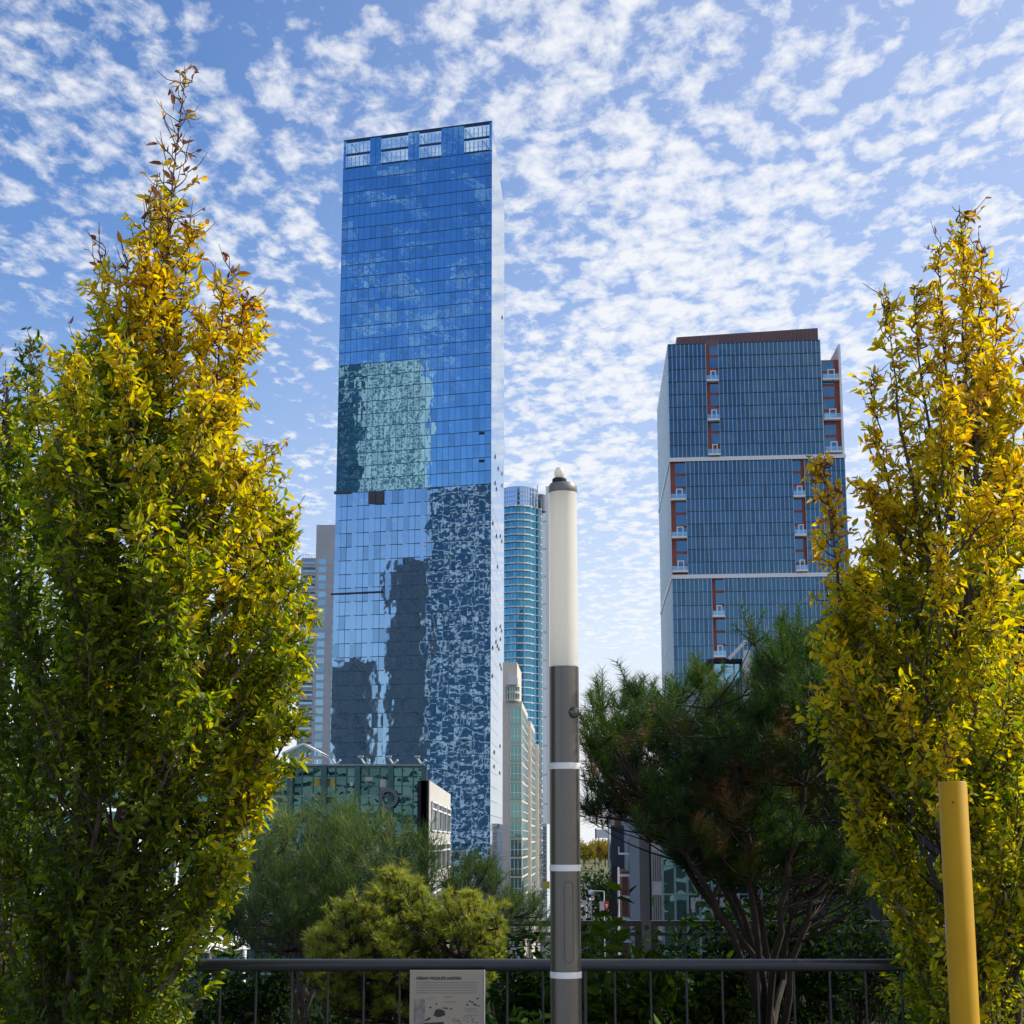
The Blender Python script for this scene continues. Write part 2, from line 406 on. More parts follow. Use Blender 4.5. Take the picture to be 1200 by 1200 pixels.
for a, b in opens:
    mb = MB()
    for lo, hi in ((ZC+.45, (H1+ZC)/2-.3), ((H1+ZC)/2+.3, H1-.5)):
        o = flat(B) + n1v*-.15
        mb.face([o+u1*a+Z*lo, o+u1*b+Z*lo, o+u1*b+Z*hi, o+u1*a+Z*hi], 0)
    so = mb.build('crown_opening', M['clear'], tower)
    mb = MB()
    o = flat(B) + n1v*-1.2
    for lo, hi in ((ZC+.45, (H1+ZC)/2-.3), ((H1+ZC)/2+.3, H1-.5)):
        k = 6
        for j in range(k+1): mb.bar(o+u1*(a+(b-a)*j/k)+Z*lo, o+u1*(a+(b-a)*j/k)+Z*hi, .26)
        j = random.choice((0,1,4)); x0 = a+(b-a)*j/k
        mb.bar(o+u1*x0+Z*hi, o+u1*(x0+(b-a)/3)+Z*lo, .3)
        mb.bar(o+u1*a+Z*(lo+.5*(hi-lo)), o+u1*b+Z*(lo+.5*(hi-lo)), .08)
    mb.build('lattice', M['lattice'], so)
def patch(px0, px1, py0, py1, mat, name, parent, p, n, depth=.12):
    a = hit(px0, py1, p, n); b = hit(px1, py1, p, n); c = hit(px0, py0, p, n)
    uu = flat(b-a); mb = MB()
    mb.box(a - n*.02, uu, n*(depth+.02), Z*(c.z-a.z)); return mb.build(name, mat, parent)
for px0 in (432, 441.3): patch(px0, px0+8.6, 576.5, 591, M['vent'], 'louvre_panel', tower, A, n1v, .35)
patch(392, 411, 576, 579.5, M['vent'], 'louvre_panel', tower, A, n1v, .35)
patch(388, 449, 695.5, 697.5, M['dark'], 'shadow_gap', tower, A, n1v, .3)
for py0 in (506.5, 539): patch(561.5, 567.5, py0, py0+2.8, M['dark'], 'open_window', tower, A, n1v, .25)
uS, nS, LS = frame(A, C)
for px, py in ((588.6,372), (580.5,535), (584,549), (588.4,555), (580.5,566), (588.4,569), (582,573), (577.8,613), (582,628), (586.5,628), (588.3,634), (583.2,664), (586.5,734), (581.5,737), (588,739), (586.6,749), (581.4,752), (583,757), (577.4,759), (584.7,760.5), (586.3,779), (587.5,783.5), (577,792), (586,874), (579.2,881), (579,898), (585.7,905.5), (584,968)):
    p = hit(px, py, A, nS); mb = MB()
    mb.box(p - uS*.9 - nS*.02 - Z*.7, uS*1.8, nS*.05, Z*1.1, 0)
    mb.box(p - uS*.9 + nS*.03 + Z*.4, uS*1.8, nS*.22 - Z*.9, nS*.03 + Z*.02, 0)
    mb.build('open_window', M['dark'], tower)

# ---- right tower: three stacked blue volumes with white fins and terracotta balcony strips
P2 = at(785, 537, 380); Zm1 = P2.z
Q2 = at_z(989.5, 532.3, Zm1)
u2, n2, L2 = frame(P2, Q2)
Ztop = hit(782, 404, P2, n2).z; Zm2 = hit(788, 674, P2, n2).z
back = 62.0
tw2 = thing('residential_tower', (P2.x, P2.y, STREET), 'navy glass tower with white fins, terracotta balcony strips and two white bands', 'skyscraper')
def x2(px, py): return (hit(px, py, P2, n2) - P2).dot(u2)
xr1 = x2(963.5, 470)                       # upper volume stops short on the right
mb = MB()
prism(mb, [P2 + n2*-1.3 + u2*.5, P2 + u2*(xr1-.3) + n2*-1.3, P2 + u2*(xr1-.3) + sv*back, P2 + u2*.5 + sv*back], STREET, Ztop-3.4)
prism(mb, [P2 + u2*(xr1-.3) + n2*-2.2, Q2 - u2*.3 + n2*-2.2, Q2 - u2*.3 + sv*back, P2 + u2*(xr1-.3) + sv*back], STREET, Zm1-.5)
mb.build('core', M['t2_floor'], tw2)
FL = (Zm1 - Zm2)/9
def strip_wall(z0, z1, xa, xb, strips, nm):
    """one glass volume; strips = list of (x0, x1) left open for terracotta"""
    xs = [xa] + [v for s in strips for v in s] + [xb]
    rows = max(1, round((z1-z0)/FL))
    mb = MB(); tn = []
    for i in range(0, len(xs), 2):
        a, b = xs[i], xs[i+1]
        if b - a < .3: continue
        cols = max(1, round((b-a)/1.0))
        panels(mb, P2+u2*a, P2+u2*b, z0, z1, cols, rows, 0, 1, 2, .10, .12, .002, proud=.26, tints=tn)
    ob = mb.build('glass_wall', [M['t2_glass'], M['t2_floor'], M['t2_fin']], tw2, nm); set_tint(ob, tn)
def balcony_strip(z0, z1, xa, xb, bal, side):
    """terracotta recess with windows and balconies; bal = slab heights"""
    mb = MB(); o = flat(P2); w_ = xb-xa
    mb.box(o+u2*xa - n2*1.0 + Z*z0, u2*w_, n2*.4, Z*(z1-z0))
    st = mb.build('terracotta_strip', M['terra'], tw2)
    wa = xa + w_*(.30 if side == 'r' else .03); wb = xb - w_*(.03 if side == 'r' else .30)
    nf = int((z1-z0)/FL)
    for k in range(nf):
        zf = z1 - (k+1)*FL
        mb = MB()
        mb.box(o+u2*wa - n2*.6 + Z*(zf+FL*.10), u2*(wb-wa), n2*.06, Z*FL*.80)
        mb.build('window', M['t2_win'], st)
    for zb in bal:
        mb = MB(); mb.box(o+u2*(xa+.05) - n2*.55 + Z*(zb-.42), u2*(w_-.1), n2*1.5, Z*.42)
        bl = mb.build('balcony', M['white'], tw2)
        mb = MB()
        mb.box(o+u2*(xa+.1) + n2*.85 + Z*zb, u2*(w_-.2), n2*.05, Z*1.05)
        mb.build('railing', M['clear'], bl)
        mb = MB(); dx = xa + w_*.34; dw = w_*.36
        for q in ((dx, .28, 2.3), (dx+dw, .28, 2.3)): mb.box(o+u2*q[0] - n2*.5 + Z*zb, u2*q[1], n2*.12, Z*q[2])
        mb.box(o+u2*dx - n2*.5 + Z*(zb+2.3), u2*(dw+.28), n2*.12, Z*.26)
        mb.build('door_frame', M['white'], bl)
zy = lambda py, px=800: hit(px, py, P2, n2).z
s1 = (x2(827.5, 440), x2(842.2, 440)); s3 = (x2(786.3, 600), x2(804.8, 600)); s4 = (x2(930, 600), x2(944.5, 600)); s5 = (x2(835.3, 740), x2(850.2, 740))
strip_wall(Zm1, Ztop, 0, xr1, [s1], 'upper blue volume')
strip_wall(Zm2, Zm1-.9, 0, L2, [s3, s4], 'middle blue volume')
strip_wall(STREET, Zm2-.9, 0, L2, [s5], 'lower blue volume')
balcony_strip(Zm1, Ztop, s1[0], s1[1], [zy(446.5), zy(492.5), zy(533)], 'r')
balcony_strip(Zm1, zy(421, 975), xr1+.2, x2(984.5, 470), [zy(444,975), zy(490.5,975), zy(529,975)], 'l')
balcony_strip(Zm2, Zm1-.9, s3[0], s3[1], [zy(584.5), zy(629), zy(669)], 'r')
balcony_strip(Zm2, Zm1-.9, s4[0], s4[1], [zy(581,937), zy(626.5,937), zy(668,937)], 'l')
balcony_strip(STREET, Zm2-.9, s5[0], s5[1], [zy(721.5,842), zy(768.5,842)], 'r')
for zz in (Zm1, Zm2):
    mb = MB(); mb.box(flat(P2) - u2*.15 + Z*(zz-.95), u2*(L2+.4), n2*.5, Z*.95)
    mb.build('white_band', M['white'], tw2)
    mb = MB()
    # the same band folds down along the left side towards the back
    mb.box(flat(P2) - u2*.25 + Z*(zz-.95), sv*back, u2*.2, Z*.6)
    mb.build('white_band', M['white'], tw2)
mb = MB(); tn = []
panels(mb, P2 + sv*back, P2, STREET, Ztop, 30, 66, 0, 1, 1, .1, .3, .001, proud=.04)
mb.build('side_wall', [M['palegrey'], M['t2_fin']], tw2, 'pale grey left side wall')
mb = MB()
prism(mb, [P2+u2*x2(793,396) - n2*6, P2+u2*(xr1-.2) - n2*2.0, P2+u2*(xr1-.2) + sv*back*.8, P2+u2*x2(793,396) + sv*back*.8], Ztop-3.3, zy(386.0, 960)+1.0)
cw0, cw1 = x2(843, 392), xr1-.25
mb.box(flat(P2)+u2*s1[0] - n2*.9 + Z*(Ztop), u2*(s1[1]-s1[0]), n2*.3, Z*1.2)
ob = mb.build('crown', M['terra_dark'], tw2)
mb = MB()
zc1 = zy(386.0, 960)+1.0
for k in range(36):
    xx = x2(793,396)+ (xr1-.4-x2(793,396))*k/35
    yy = -6 + 4*k/35
    mb.box(flat(P2)+u2*xx + n2*(yy+.0) + Z*(Ztop), u2*.06, n2*.06, Z*(zc1-Ztop-.1))
mb.build('crown_rib', M['brick'], tw2)
mb = MB(); xe = x2(984.6, 470)
mb.box(flat(P2)+u2*xe + Z*Zm1 - sv*.4, u2*.5, sv*15, Z*(zy(404,984)-Zm1))
mb.build('white_fin_wall', M['white'], tw2)

# ---- curved teal tower
Y3 = 640
a3 = at(586, 593, Y3); b3 = at(640.5, 593, Y3); Zb3 = a3.z; Zc3 = at(615, 569, Y3).z
tw3 = thing('curved_tower', (b3.x, b3.y, STREET), 'slim teal tower with curved front, white floor edges and drum shaped crown', 'skyscraper')
ca = [at(px, 593, Y3 + dy) for px, dy in ((584,8), (590,3.6), (597,1.2), (605,0), (613,.2), (621,1.6), (628,4), (634,7.5))]
nf3 = 54; fh = (Zb3 - STREET)/nf3
mb = MB(); mbs = MB(); tn = []
for k in range(len(ca)-1):
    p, q = ca[k], ca[k+1]; uu, nn, LL = frame(p, q)
    panels(mb, p, q, STREET, Zb3, 2, nf3, 0, 1, 1, .08, .12, .003, proud=.05, tints=tn)
    for f in range(nf3+1):
        zf = STREET + f*fh
        dep = 1.3 if k < 5 else .35
        mbs.box(flat(p) + nn*-.1 + Z*(zf-.16), uu*LL, nn*(dep+.1), Z*(.45 if k < 5 else .35))
ob = mb.build('glass_wall', [M['t3_glass'], M['t2_floor']], tw3); set_tint(ob, tn)
mbs.build('floor_edge', M['t3_slab'], tw3)
mb = MB(); e0 = ca[-1]; e1 = at(639.5, 593, Y3+26)
prism(mb, [flat(e0), flat(e1), flat(e1)+Vector((-18,20,0)), flat(ca[0])+Vector((0,20,0))], STREET, Zb3+5)
mb.build('side_wall', M['slate'], tw3)
mb = MB(); pc = at(639.7, 593, Y3+4)
mb.box(flat(pc)+Vector((0,0,STREET)), (1.15,0,0), (0,3,0), (0,0,Zb3+9-STREET))
for k in range(14): mb.box(flat(pc)+Vector((-1.6,1,STREET+(k+.5)*(Zb3-STREET)/14)), (1.6,0,0), (0,.6,0), (0,0,.7))
mb.build('edge_column', M['white'], tw3)
mb = MB(); cc = flat(at(609, 593, Y3+9)); r3 = 21*Y3/F
prf = [(r3, Zb3+.8), (r3, Zc3)]
mb.lathe(prf, 40, 0, (cc.x, cc.y, 0))
for k in range(5): mb.lathe([(r3+.12, Zb3+.8+k*(Zc3-Zb3-.8)/4-.15), (r3+.12, Zb3+.8+k*(Zc3-Zb3-.8)/4+.15)], 40, 1, (cc.x, cc.y, 0), cap=False)
for j in range(40):
    a_ = 2*math.pi*j/40; p = cc + Vector((math.cos(a_)*r3, math.sin(a_)*r3, 0)); mb.cbox((p.x, p.y, (Zb3+Zc3)/2+.4), .18, .18, Zc3-Zb3-.8, 1)
mb.build('drum_crown', [M['t3_crown'], M['t2_fin']], tw3)
mb = MB(); mb.lathe([(2.6, Zb3), (2.6, Zc3-1.5)], 24, 0, (at(633,593,Y3+12).x, Y3+12, 0)); mb.build('lift_shaft', M['slate'], tw3)
mb = MB(); pp = at(629.8, 593, Y3+3); mb.cbox((pp.x, pp.y, (Zb3+Zc3)/2), .5, .5, Zc3-Zb3+1); mb.build('mast', M['white'], tw3)

# ---- beige street tower beside the mirror tower
Y4 = 300
P4a = at(589, 850, Y4); P4b = at(611.5, 850, Y4)
ZT4 = at(600, 822, Y4).z
bt = thing('stone_apartment_tower', (P4b.x, P4b.y, STREET), 'beige stone tower with green glass bays and a rounded balcony top', 'apartment tower')
def street_box(mb, pa, pb, depth, z0, z1, m=0):
    prism(mb, [flat(pa), flat(pb), flat(pb)+sv*depth, flat(pa)+sv*depth], z0, z1, m)
def streetbay(pa, pb, z0, z1, mp, ml, parent, fl=3.3, cols=4, wf=.7, gap=.10):
    u, n, L = frame(pa, pb); rows = max(1, round((z1-z0)/fl)); rh = (z1-z0)/rows
    for r in range(rows):
        mb = MB(); a, b = L*(1-wf)/2, L*(1+wf)/2
        tn = [(0, random.random()**2)]
        mb.box(flat(pa)+u*a + n*.02 + Z*(z0+r*rh+rh*.08), u*(b-a), n*.05, Z*rh*.88, 0)
        for c in range(cols+1): mb.box(flat(pa)+u*(a+(b-a)*c/cols-.05)+n*.07+Z*(z0+r*rh+rh*.14), u*.1, n*.05, Z*rh*.76, 1)
        mb.box(flat(pa)+u*a+n*.07+Z*(z0+r*rh+rh*.42), u*(b-a), n*.045, Z*.1, 1)
        ob = mb.build('window', [mp, ml], parent)
        set_tint(ob, [(i, tn[0][1]) for i in range(6)])
mb = MB(); street_box(mb, P4a, P4b, 30, STREET, ZT4); mb.build('wall', M['beige'], bt)
u4, n4, L4 = frame(P4a, P4b)
streetbay(P4a+u4*(L4*.40), P4b, STREET+9, ZT4-1, M['green_glass'], M['white'], bt, 3.25, 3, .95)
streetbay(P4b, P4b+sv*30, STREET+9, ZT4-1, M['green_glass'], M['white'], bt, 3.25, 8, .9)
pt = at(589, 772, Y4); zt = pt.z
mb = MB(); street_box(mb, P4a+Vector((0,6,0)), flat(at(606,800,Y4+6)), 20, ZT4, zt); mb.build('penthouse', M['beige'], bt)
mb = MB(); cpos = flat(at(600.5, 822, Y4+.5)); r4 = 8.6*Y4/F*.98
for zz in (822, 813, 805): mb.lathe([(r4, at(600,zz,Y4).z), (r4, at(600,zz,Y4).z+.45)], 28, 0, cpos)
for j in range(10):
    a_ = 2*math.pi*j/10; mb.cbox((cpos.x+math.cos(a_)*r4*.9, cpos.y+math.sin(a_)*r4*.9, at(600,813.5,Y4).z), .25,.25, at(600,805,Y4).z-at(600,822,Y4).z)
mb.lathe([(r4*.75, at(600,822,Y4).z), (r4*.75, at(600,805,Y4).z)], 24, 1, cpos)
mb.build('round_balcony', [M['stone'], M['green_glass']], bt)
mb = MB(); zb_ = at(600,803,Y4).z; zt_ = at(600,788,Y4).z
for k in range(8):
    x0 = cpos.x - r4*.55 + k*r4*.16; h = (zt_-zb_)*math.sqrt(max(0.02, 1-(k/8)**2))
    mb.box((x0, cpos.y-2, zb_), (r4*.16,0,0), (0,5,0), (0,0,h))
mb.build('curved_fin', M['concrete'], bt)
P4c = flat(P4b)+sv*30
for k, (pxr, pyt, dd) in enumerate(((618, 845, 26), (624, 872, 22))):
    a = P4c if k == 0 else P4c + sv*26
    w_ = Vector((.6+.7*k, 0, 0))
    mb = MB(); prism(mb, [a-Vector((3.2,0,0)), a+w_, a+w_+sv*dd, a-Vector((3.2,0,0))+sv*dd], STREET, at(pxr, pyt, a.y).z); mb.build('stepped_wing', M['beige'], bt)
    streetbay(a+w_, a+w_+sv*dd, STREET+9, at(pxr, pyt, a.y).z-1, M['green_glass'], M['white'], bt, 3.3, 6, .85)
lo4 = thing('stone_apartment_block', flat(at(631, 980, 420))+Z*STREET, 'lower beige block with small bay windows farther along the street', 'apartment block')
a = flat(at(618.5, 980, 420)); b = flat(at(631, 980, 420)); zt = at(625, 920, 420).z
mb = MB(); street_box(mb, a, b, 40, STREET, zt); mb.build('wall', M['stone'], lo4)
streetbay(a, b, STREET+6, zt-.8, M['green_glass'], M['white'], lo4, 3.2, 5, .8); streetbay(b, b+sv*40, STREET+6, zt-.8, M['green_glass'], M['white'], lo4, 3.2, 9, .85)
fr4 = thing('white_office_slab', flat(at(640, 980, 560))+Z*STREET, 'narrow white slab block at the far end of the street', 'office block')
a = flat(at(633.5, 980, 560)); b = flat(at(641, 980, 560)); zt = at(637, 965, 560).z
mb = MB(); street_box(mb, a, b, 40, STREET, zt); mb.build('wall', M['palegrey'], fr4); streetbay(a, b, STREET+6, zt-1, M['win_dark'], M['white'], fr4, 3.2, 4, .7)

# ---- concrete tower behind the left tree
Y5 = 500
ct = thing('concrete_apartment_tower', flat(at(368, 890, Y5))+Z*STREET, 'grey concrete apartment tower left of the blue one, with stacked balconies', 'apartment tower')
a = flat(at(367.5, 760, Y5)); b = flat(at(398, 760, Y5)); zt = at(380, 615, Y5).z
mb = MB(); prism(mb, [a, b, b+Vector((0,24,0)), a+Vector((0,24,0))], STREET, zt)
for k in range(9): mb.box(a+Vector((0,-.03,STREET+(zt-STREET)*(k+1)/9.6)), (b.x-a.x,0,0), (0,.04,0), (0,0,.12), 0)
mb.build('wall', M['concrete'], ct)
l = flat(at(350.5, 760, Y5+3)); zl = at(360, 652, Y5).z
mb = MB(); prism(mb, [l, a+Vector((-.02,3,0)), a+Vector((-.02,22,0)), l+Vector((0,18,0))], STREET, zl); mb.build('wall', M['palegrey'], ct, 'balcony wing wall')
fl = 9.62*Y5/F*1.02
for k in range(28):
    zf = zl - 1 - k*fl
    if zf < STREET+4: break
    mb = MB(); mb.box(flat(at(371.2,760,Y5))+Vector((0,-.06,zf-1.55)), (9.0*Y5/F,0,0), (0,.1,0), (0,0,1.75), 0)
    ob = mb.build('window', M['win_blue'], ct); set_tint(ob, [(i, random.random()**2) for i in range(6)])
    mb = MB(); mb.box(flat(at(389,760,Y5))+Vector((0,-.06,zf-1.55)), (1.3,0,0), (0,.1,0), (0,0,1.75), 0); mb.build('window', M['win_blue'], ct)
    mb = MB(); mb.box(Vector((l.x+.3, l.y-1.6, zf-2.2)), (a.x-l.x-.5,0,0), (0,1.58,0), (0,0,.3))
    bl = mb.build('balcony', M['white'], ct)
    mb = MB(); mb.box(Vector((l.x+.35, l.y-1.58, zf-1.9)), (a.x-l.x-.6,0,0), (0,.06,0), (0,0,.9)); mb.build('railing', M['palegrey'], bl)
    mb = MB(); mb.box(Vector((l.x+.5, l.y-.06, zf-1.9)), ((a.x-l.x)*.8,0,0), (0,.05,0), (0,0,1.6)); mb.build('glass_door', M['win_blue'], bl)
mb = MB()
for k in range(5): mb.bar(Vector((l.x+.4+k*.9, l.y+1, zl)), Vector((l.x+.4+k*.9, l.y+1, zl+1.2)), .1)
mb.bar(Vector((l.x+.3, l.y+1, zl+1.2)), Vector((a.x, l.y+1, zl+1.2)), .1); mb.build('roof_railing', M['palegrey'], ct)

# ---- green glass hall with stone end wall and ring emblem
Yg = 120
g0 = flat(at(262, 950, Yg)); g1 = flat(at(497, 950, Yg)); zg = at(400, 899, Yg).z
hall = thing('glass_hall', (g1.x, g1.y, STREET), 'low dark teal glass hall with a grey ring emblem and stone end wall', 'building')
ug, ng, Lg = frame(g0, g1); rhg = 33*Yg/F
mb = MB(); tn = []
nr = int((zg-STREET)/rhg*1.0)
panels(mb, g0, g1, zg-nr*rhg, zg, 18, nr, 0, 1, 2, .14, .10, .006, proud=.12, tints=tn)
for k in range(19):
    if k % 3 == 0:
        mb.box(g0+ug*(Lg*k/18-.2)+ng*.1+Z*STREET, ug*.4, ng*.5, Z*(zg-STREET+.1), 2)
for k in range(nr*3): 
    mb.box(g0+ng*.02+Z*(zg-k*rhg/3), ug*Lg, ng*.05, Z*.05, 2)
ob = mb.build('glass_wall', [M['teal_glass'], M['teal_pale'], M['teal_frame']], hall); set_tint(ob, tn)
mb = MB(); prism(mb, [g0-ng*.3, g1-ng*.3, g1-ng*30, g0-ng*30], STREET, zg-3.4); mb.build('core', M['teal_frame'], hall)
mb = MB(); mb.box(g0+ug*0+ng*-.3+Z*(zg+.07), ug*Lg, ng*.9, Z*.12); mb.build('coping', M['teal_pale'], hall)
for px in (360, 394, 428, 461, 494):
    p = flat(at(px, 900, Yg)) + Z*(zg+.19); mb = MB()
    mb.bar(p+ng*.2, p+ng*.2+Vector((-.35,-.4,.55)), .12); mb.bar(p+ng*.2, p+ng*.2+Vector((.35,-.3,.30)), .1)
    mb.cbox(p+ng*.2+Vector((-.3,-.4,.55)), .4,.3,.12); mb.build('floodlight', M['palegrey'], hall)
mb = MB(); rc = at(455, 935, Yg-.9); n_ = 40; r_o, r_i = 11.3*Yg/F, 7.0*Yg/F
for j in range(n_):
    t0, t1 = 2*math.pi*j/n_, 2*math.pi*(j+1)/n_
    P_ = lambda t, r, dy: (rc.x+r*math.cos(t), rc.y+dy, rc.z+r*math.sin(t))
    mb.face([P_(t0,r_i,0), P_(t0,r_o,0), P_(t1,r_o,0), P_(t1,r_i,0)][::-1]); mb.face([P_(t0,r_o,0), P_(t0,r_o,.3), P_(t1,r_o,.3), P_(t1,r_o,0)][::-1])
    mb.face([P_(t0,r_i,0), P_(t1,r_i,0), P_(t1,r_i,.3), P_(t0,r_i,.3)][::-1]); mb.face([P_(t0,r_i,.3), P_(t1,r_i,.3), P_(t1,r_o,.3), P_(t0,r_o,.3)][::-1])
mb.build('ring_emblem', M['ring'], hall)
# stone end, facing the street
e0 = flat(at(503, 950, Yg-.5)); ze = at(503, 914.5, Yg-.5).z
e1 = flat(at_z(528, 931, ze)); ue, ne, Le = frame(e0, e1)
mb = MB(); prism(mb, [e0, e1, e1-Vector((5,0,0)), e0-Vector((.75,0,0))], STREET, ze); mb.build('end_wall', M['stone'], hall, 'cream stone end wall')
mb = MB(); mb.box(e0+Vector((-.86,-.1,STREET)), (.8,0,0), (0,.3,0), (0,0,ze-STREET-.02)); mb.build('edge_cladding', M['charcoal'], hall)
fe = 49*Yg/F
for f in range(4):
    for c in range(4):
        zz = ze - 1.55 - f*fe; a = Le*(.06+.235*c); w_ = Le*.165
        mb = MB(); mb.box(e0+ue*a+ne*.02+Z*(zz-1.95), ue*w_, ne*.04, Z*2.05, 0)
        for (zo, hh) in ((.1, .12), (-.42, .12), (-1.98, .1)): mb.box(e0+ue*a+ne*.06+Z*(zz+zo-.06), ue*w_, ne*.09, Z*hh, 1)
        mb.box(e0+ue*(a+w_)+ne*.0+Z*(zz-2.0), ue*.18, ne*.16, Z*2.2, 1)
        mb.build('window', [M['win_dark'], M['white']], hall)
for px, py, wd, hg, mt in ((372,917,7,9,'signyel'), (383,917,6,9,'pine_soft_panel'), (390,917,5,9,'signyel'), (412,919,3.5,4,'white'), (432,913,9,5,'stone'), (449,918,7,9,'beige'), (340,917,6,9,'signyel')):
    if mt not in M: M[mt] = solid('olive_panel', (.10,.14,.04), .7)
    p = at(px, py, Yg-.1); mb = MB(); k_ = Yg/F
    mb.box((p.x-wd*k_/2, g0.y-.16, p.z-hg*k_/2), (wd*k_,0,0), (0,.05,0), (0,0,hg*k_)); mb.build('window_panel', M[mt], hall)
cp = thing('terrace_canopy', at(358, 893, Yg+14), 'white folded gable canopy standing on the terrace of the glass hall', 'canopy')
mb = MB(); p = at(355, 870, Yg+14); q = at(377, 882, Yg+14); s_ = at(330, 882, Yg+14); bk = Vector((0,7,0))
for aa, bb in ((s_, p), (p, q)):
    mb.face([aa, bb, bb+bk, aa+bk]); mb.face([aa-Z*.18, aa+bk-Z*.18, bb+bk-Z*.18, bb-Z*.18]); mb.face([aa, aa-Z*.18, bb-Z*.18, bb]); 
mb.build('canopy_roof', M['white'], cp)
for px in (340, 350, 366, 371): 
    mb = MB(); g_ = at(px, 905, Yg+15); mb.tube([g_, Vector((g_.x, g_.y, p.z-.5))], .06, 6); mb.build('post', M['white'], cp)

# ---- white framed glass wing seen between the left tree and the railing
Yw = 62
wg = thing('white_frame_wing', at(288, 1100, Yw), 'white framed green glass wing with a sloping canopy behind the left hornbeam', 'building')
w1 = flat(at(289, 1000, Yw)); w0 = w1 + Vector((-9.0, -14.0, 0)); uw, nw, Lw = frame(w0, w1)
ztw = at(289, 868, Yw).z
mb = MB(); tn = []
panels(mb, w0, w1, STREET, ztw, 9, 22, 0, 1, 1, .11, .11, .006, proud=.15, tints=tn)
ob = mb.build('glass_wall', [M['teal_glass'], M['white']], wg); set_tint(ob, tn)
mb = MB(); prism(mb, [w0-nw*.4, w1-nw*.4, w1-nw*9, w0-nw*9], STREET, ztw-.2); mb.build('core', M['teal_frame'], wg)
mb = MB(); zc_ = at(280, 1108, Yw-2).z
mb.box(w0+uw*(Lw*.66)+nw*.2+Z*(zc_+.2), uw*Lw*.28, nw*1.0+Z*-.35, Z*.22); 
for k in range(4): mb.bar(w0+uw*(Lw*(.67+.26*k/3))+nw*1.2+Z*(zc_-.1), w0+uw*(Lw*(.67+.26*k/3))+nw*.3+Z*(zc_+.9), .05)
mb.build('canopy', M['white'], wg)

# ---- right side of the street
Yr = 240
rb = thing('brick_apartment_block', flat(at(733, 1000, Yr))+Z*STREET, 'slate blue and red brick block with small balconies along the street', 'apartment block')
r0 = flat(at(738, 1000, Yr)); r1 = flat(at(760, 1000, Yr)); zr = at(740, 973, Yr).z
mb = MB(); street_box(mb, r0, r1, 70, STREET, zr+3); mb.build('wall', M['slate'], rb)
mb = MB(); q0 = r0+sv*12-Vector((1.0,0,0)); mb.box(q0+Z*STREET, Vector((2,0,0)), sv*26, Z*(zr-STREET-6)); mb.build('brick_bay', M['brick'], rb)
mb = MB(); mb.box(r0+sv*38-Vector((2.2,0,0))+Z*STREET, Vector((3,0,0)), sv*20, Z*(zr-STREET+1)); mb.build('glazed_bay', M['win_dark'], rb)
mb = MB(); mb.box(r0+sv*60-Vector((1.2,0,0))+Z*STREET, Vector((2,0,0)), sv*9, Z*(zr-STREET+4.5)); mb.build('brick_bay', M['brick'], rb)
for k in range(8):
    zz = STREET+5+k*3.1
    if zz > zr-2: break
    mb = MB(); mb.box(r0+sv*3-Vector((1.5,0,0))+Z*zz, Vector((1.5,0,0)), sv*6, Z*.25); bl = mb.build('balcony', M['white'], rb)
    mb = MB(); mb.box(r0+sv*3-Vector((1.5,0,0))+Z*(zz+.25), Vector((.06,0,0)), sv*6, Z*.9); mb.build('railing', M['palegrey'], bl)
    mb = MB(); mb.box(r0+sv*4-Vector((.06,0,0))+Z*(zz+.3), Vector((.05,0,0)), sv*4, Z*2.0); mb.build('window', M['dark'], rb)
gb = thing('grey_glass_block', flat(at(715, 1000, 420))+Z*STREET, 'grey glass office block seen under the left edge of the dark pine', 'office block')
a = flat(at(714, 1000, 420)); b = flat(at(738, 1000, 420)); zt = at(720, 934, 420).z
mb = MB(); tn = []; panels(mb, a, b, STREET, zt, 8, 14, 0, 1, 1, .3, .2, .004, proud=.1, tints=tn); ob = mb.build('glass_wall', [M['win_dark'], M['palegrey']], gb); set_tint(ob, tn)
mb = MB(); street_box(mb, a+Vector((.2,.3,0)), b+Vector((0,.3,0)), 40, STREET, zt-.3); mb.build('core', M['slate'], gb)

Yt = 105
tb = thing('teal_office_building', flat(at(776, 1000, Yt))+Z*STREET, 'teal glass office with cream stone corner and white lettering behind the pine', 'office building')
t0 = flat(at(763, 1000, Yt)); t1 = flat(at(776, 1000, Yt)); t2 = flat(at(905, 1000, Yt)); t3 = flat(at(842, 1000, Yt+4)); t4 = flat(at(1010, 1000, Yt+4))
zlow = at(800, 950, Yt).z; zhi = at(880, 777, Yt+4).z
mb = MB(); prism(mb, [t0, t1, t1+sv*20, t0+sv*20], STREET, zlow+1); mb.build('stone_corner', M['stone'], tb)
mb = MB(); mb.box(t0-Vector((.14,0,0))+Z*STREET+Vector((0,-.05,0)), Vector((.13,0,0)), sv*20, Z*(zlow+1.05-STREET)); mb.build('dark_flank', M['charcoal'], tb)
ut, nt, Lt = frame(t0, t1)
for f in range(7):
    for c in range(4):
        mb = MB(); mb.box(t0+ut*(Lt*(.12+.2*c))+nt*.01+Z*(zlow-1.6-f*2.75), ut*Lt*.11, nt*.03, Z*1.9); mb.build('window', M['win_dark'], tb)
mb = MB(); tn = []; panels(mb, t1, t2, STREET, zlow, 9, 16, 0, 1, 2, .10, .14, .006, proud=.1, tints=tn); ob = mb.build('glass_wall', [M['teal_glass'], M['teal_pale'], M['teal_pale']], tb); set_tint(ob, tn)
mb = MB(); prism(mb, [t1+Vector((.2,.4,0)), t2+Vector((0,.4,0)), t2+Vector((0,20,0)), t1+Vector((.2,20,0))], STREET, zlow-.2); mb.build('core', M['teal_frame'], tb)
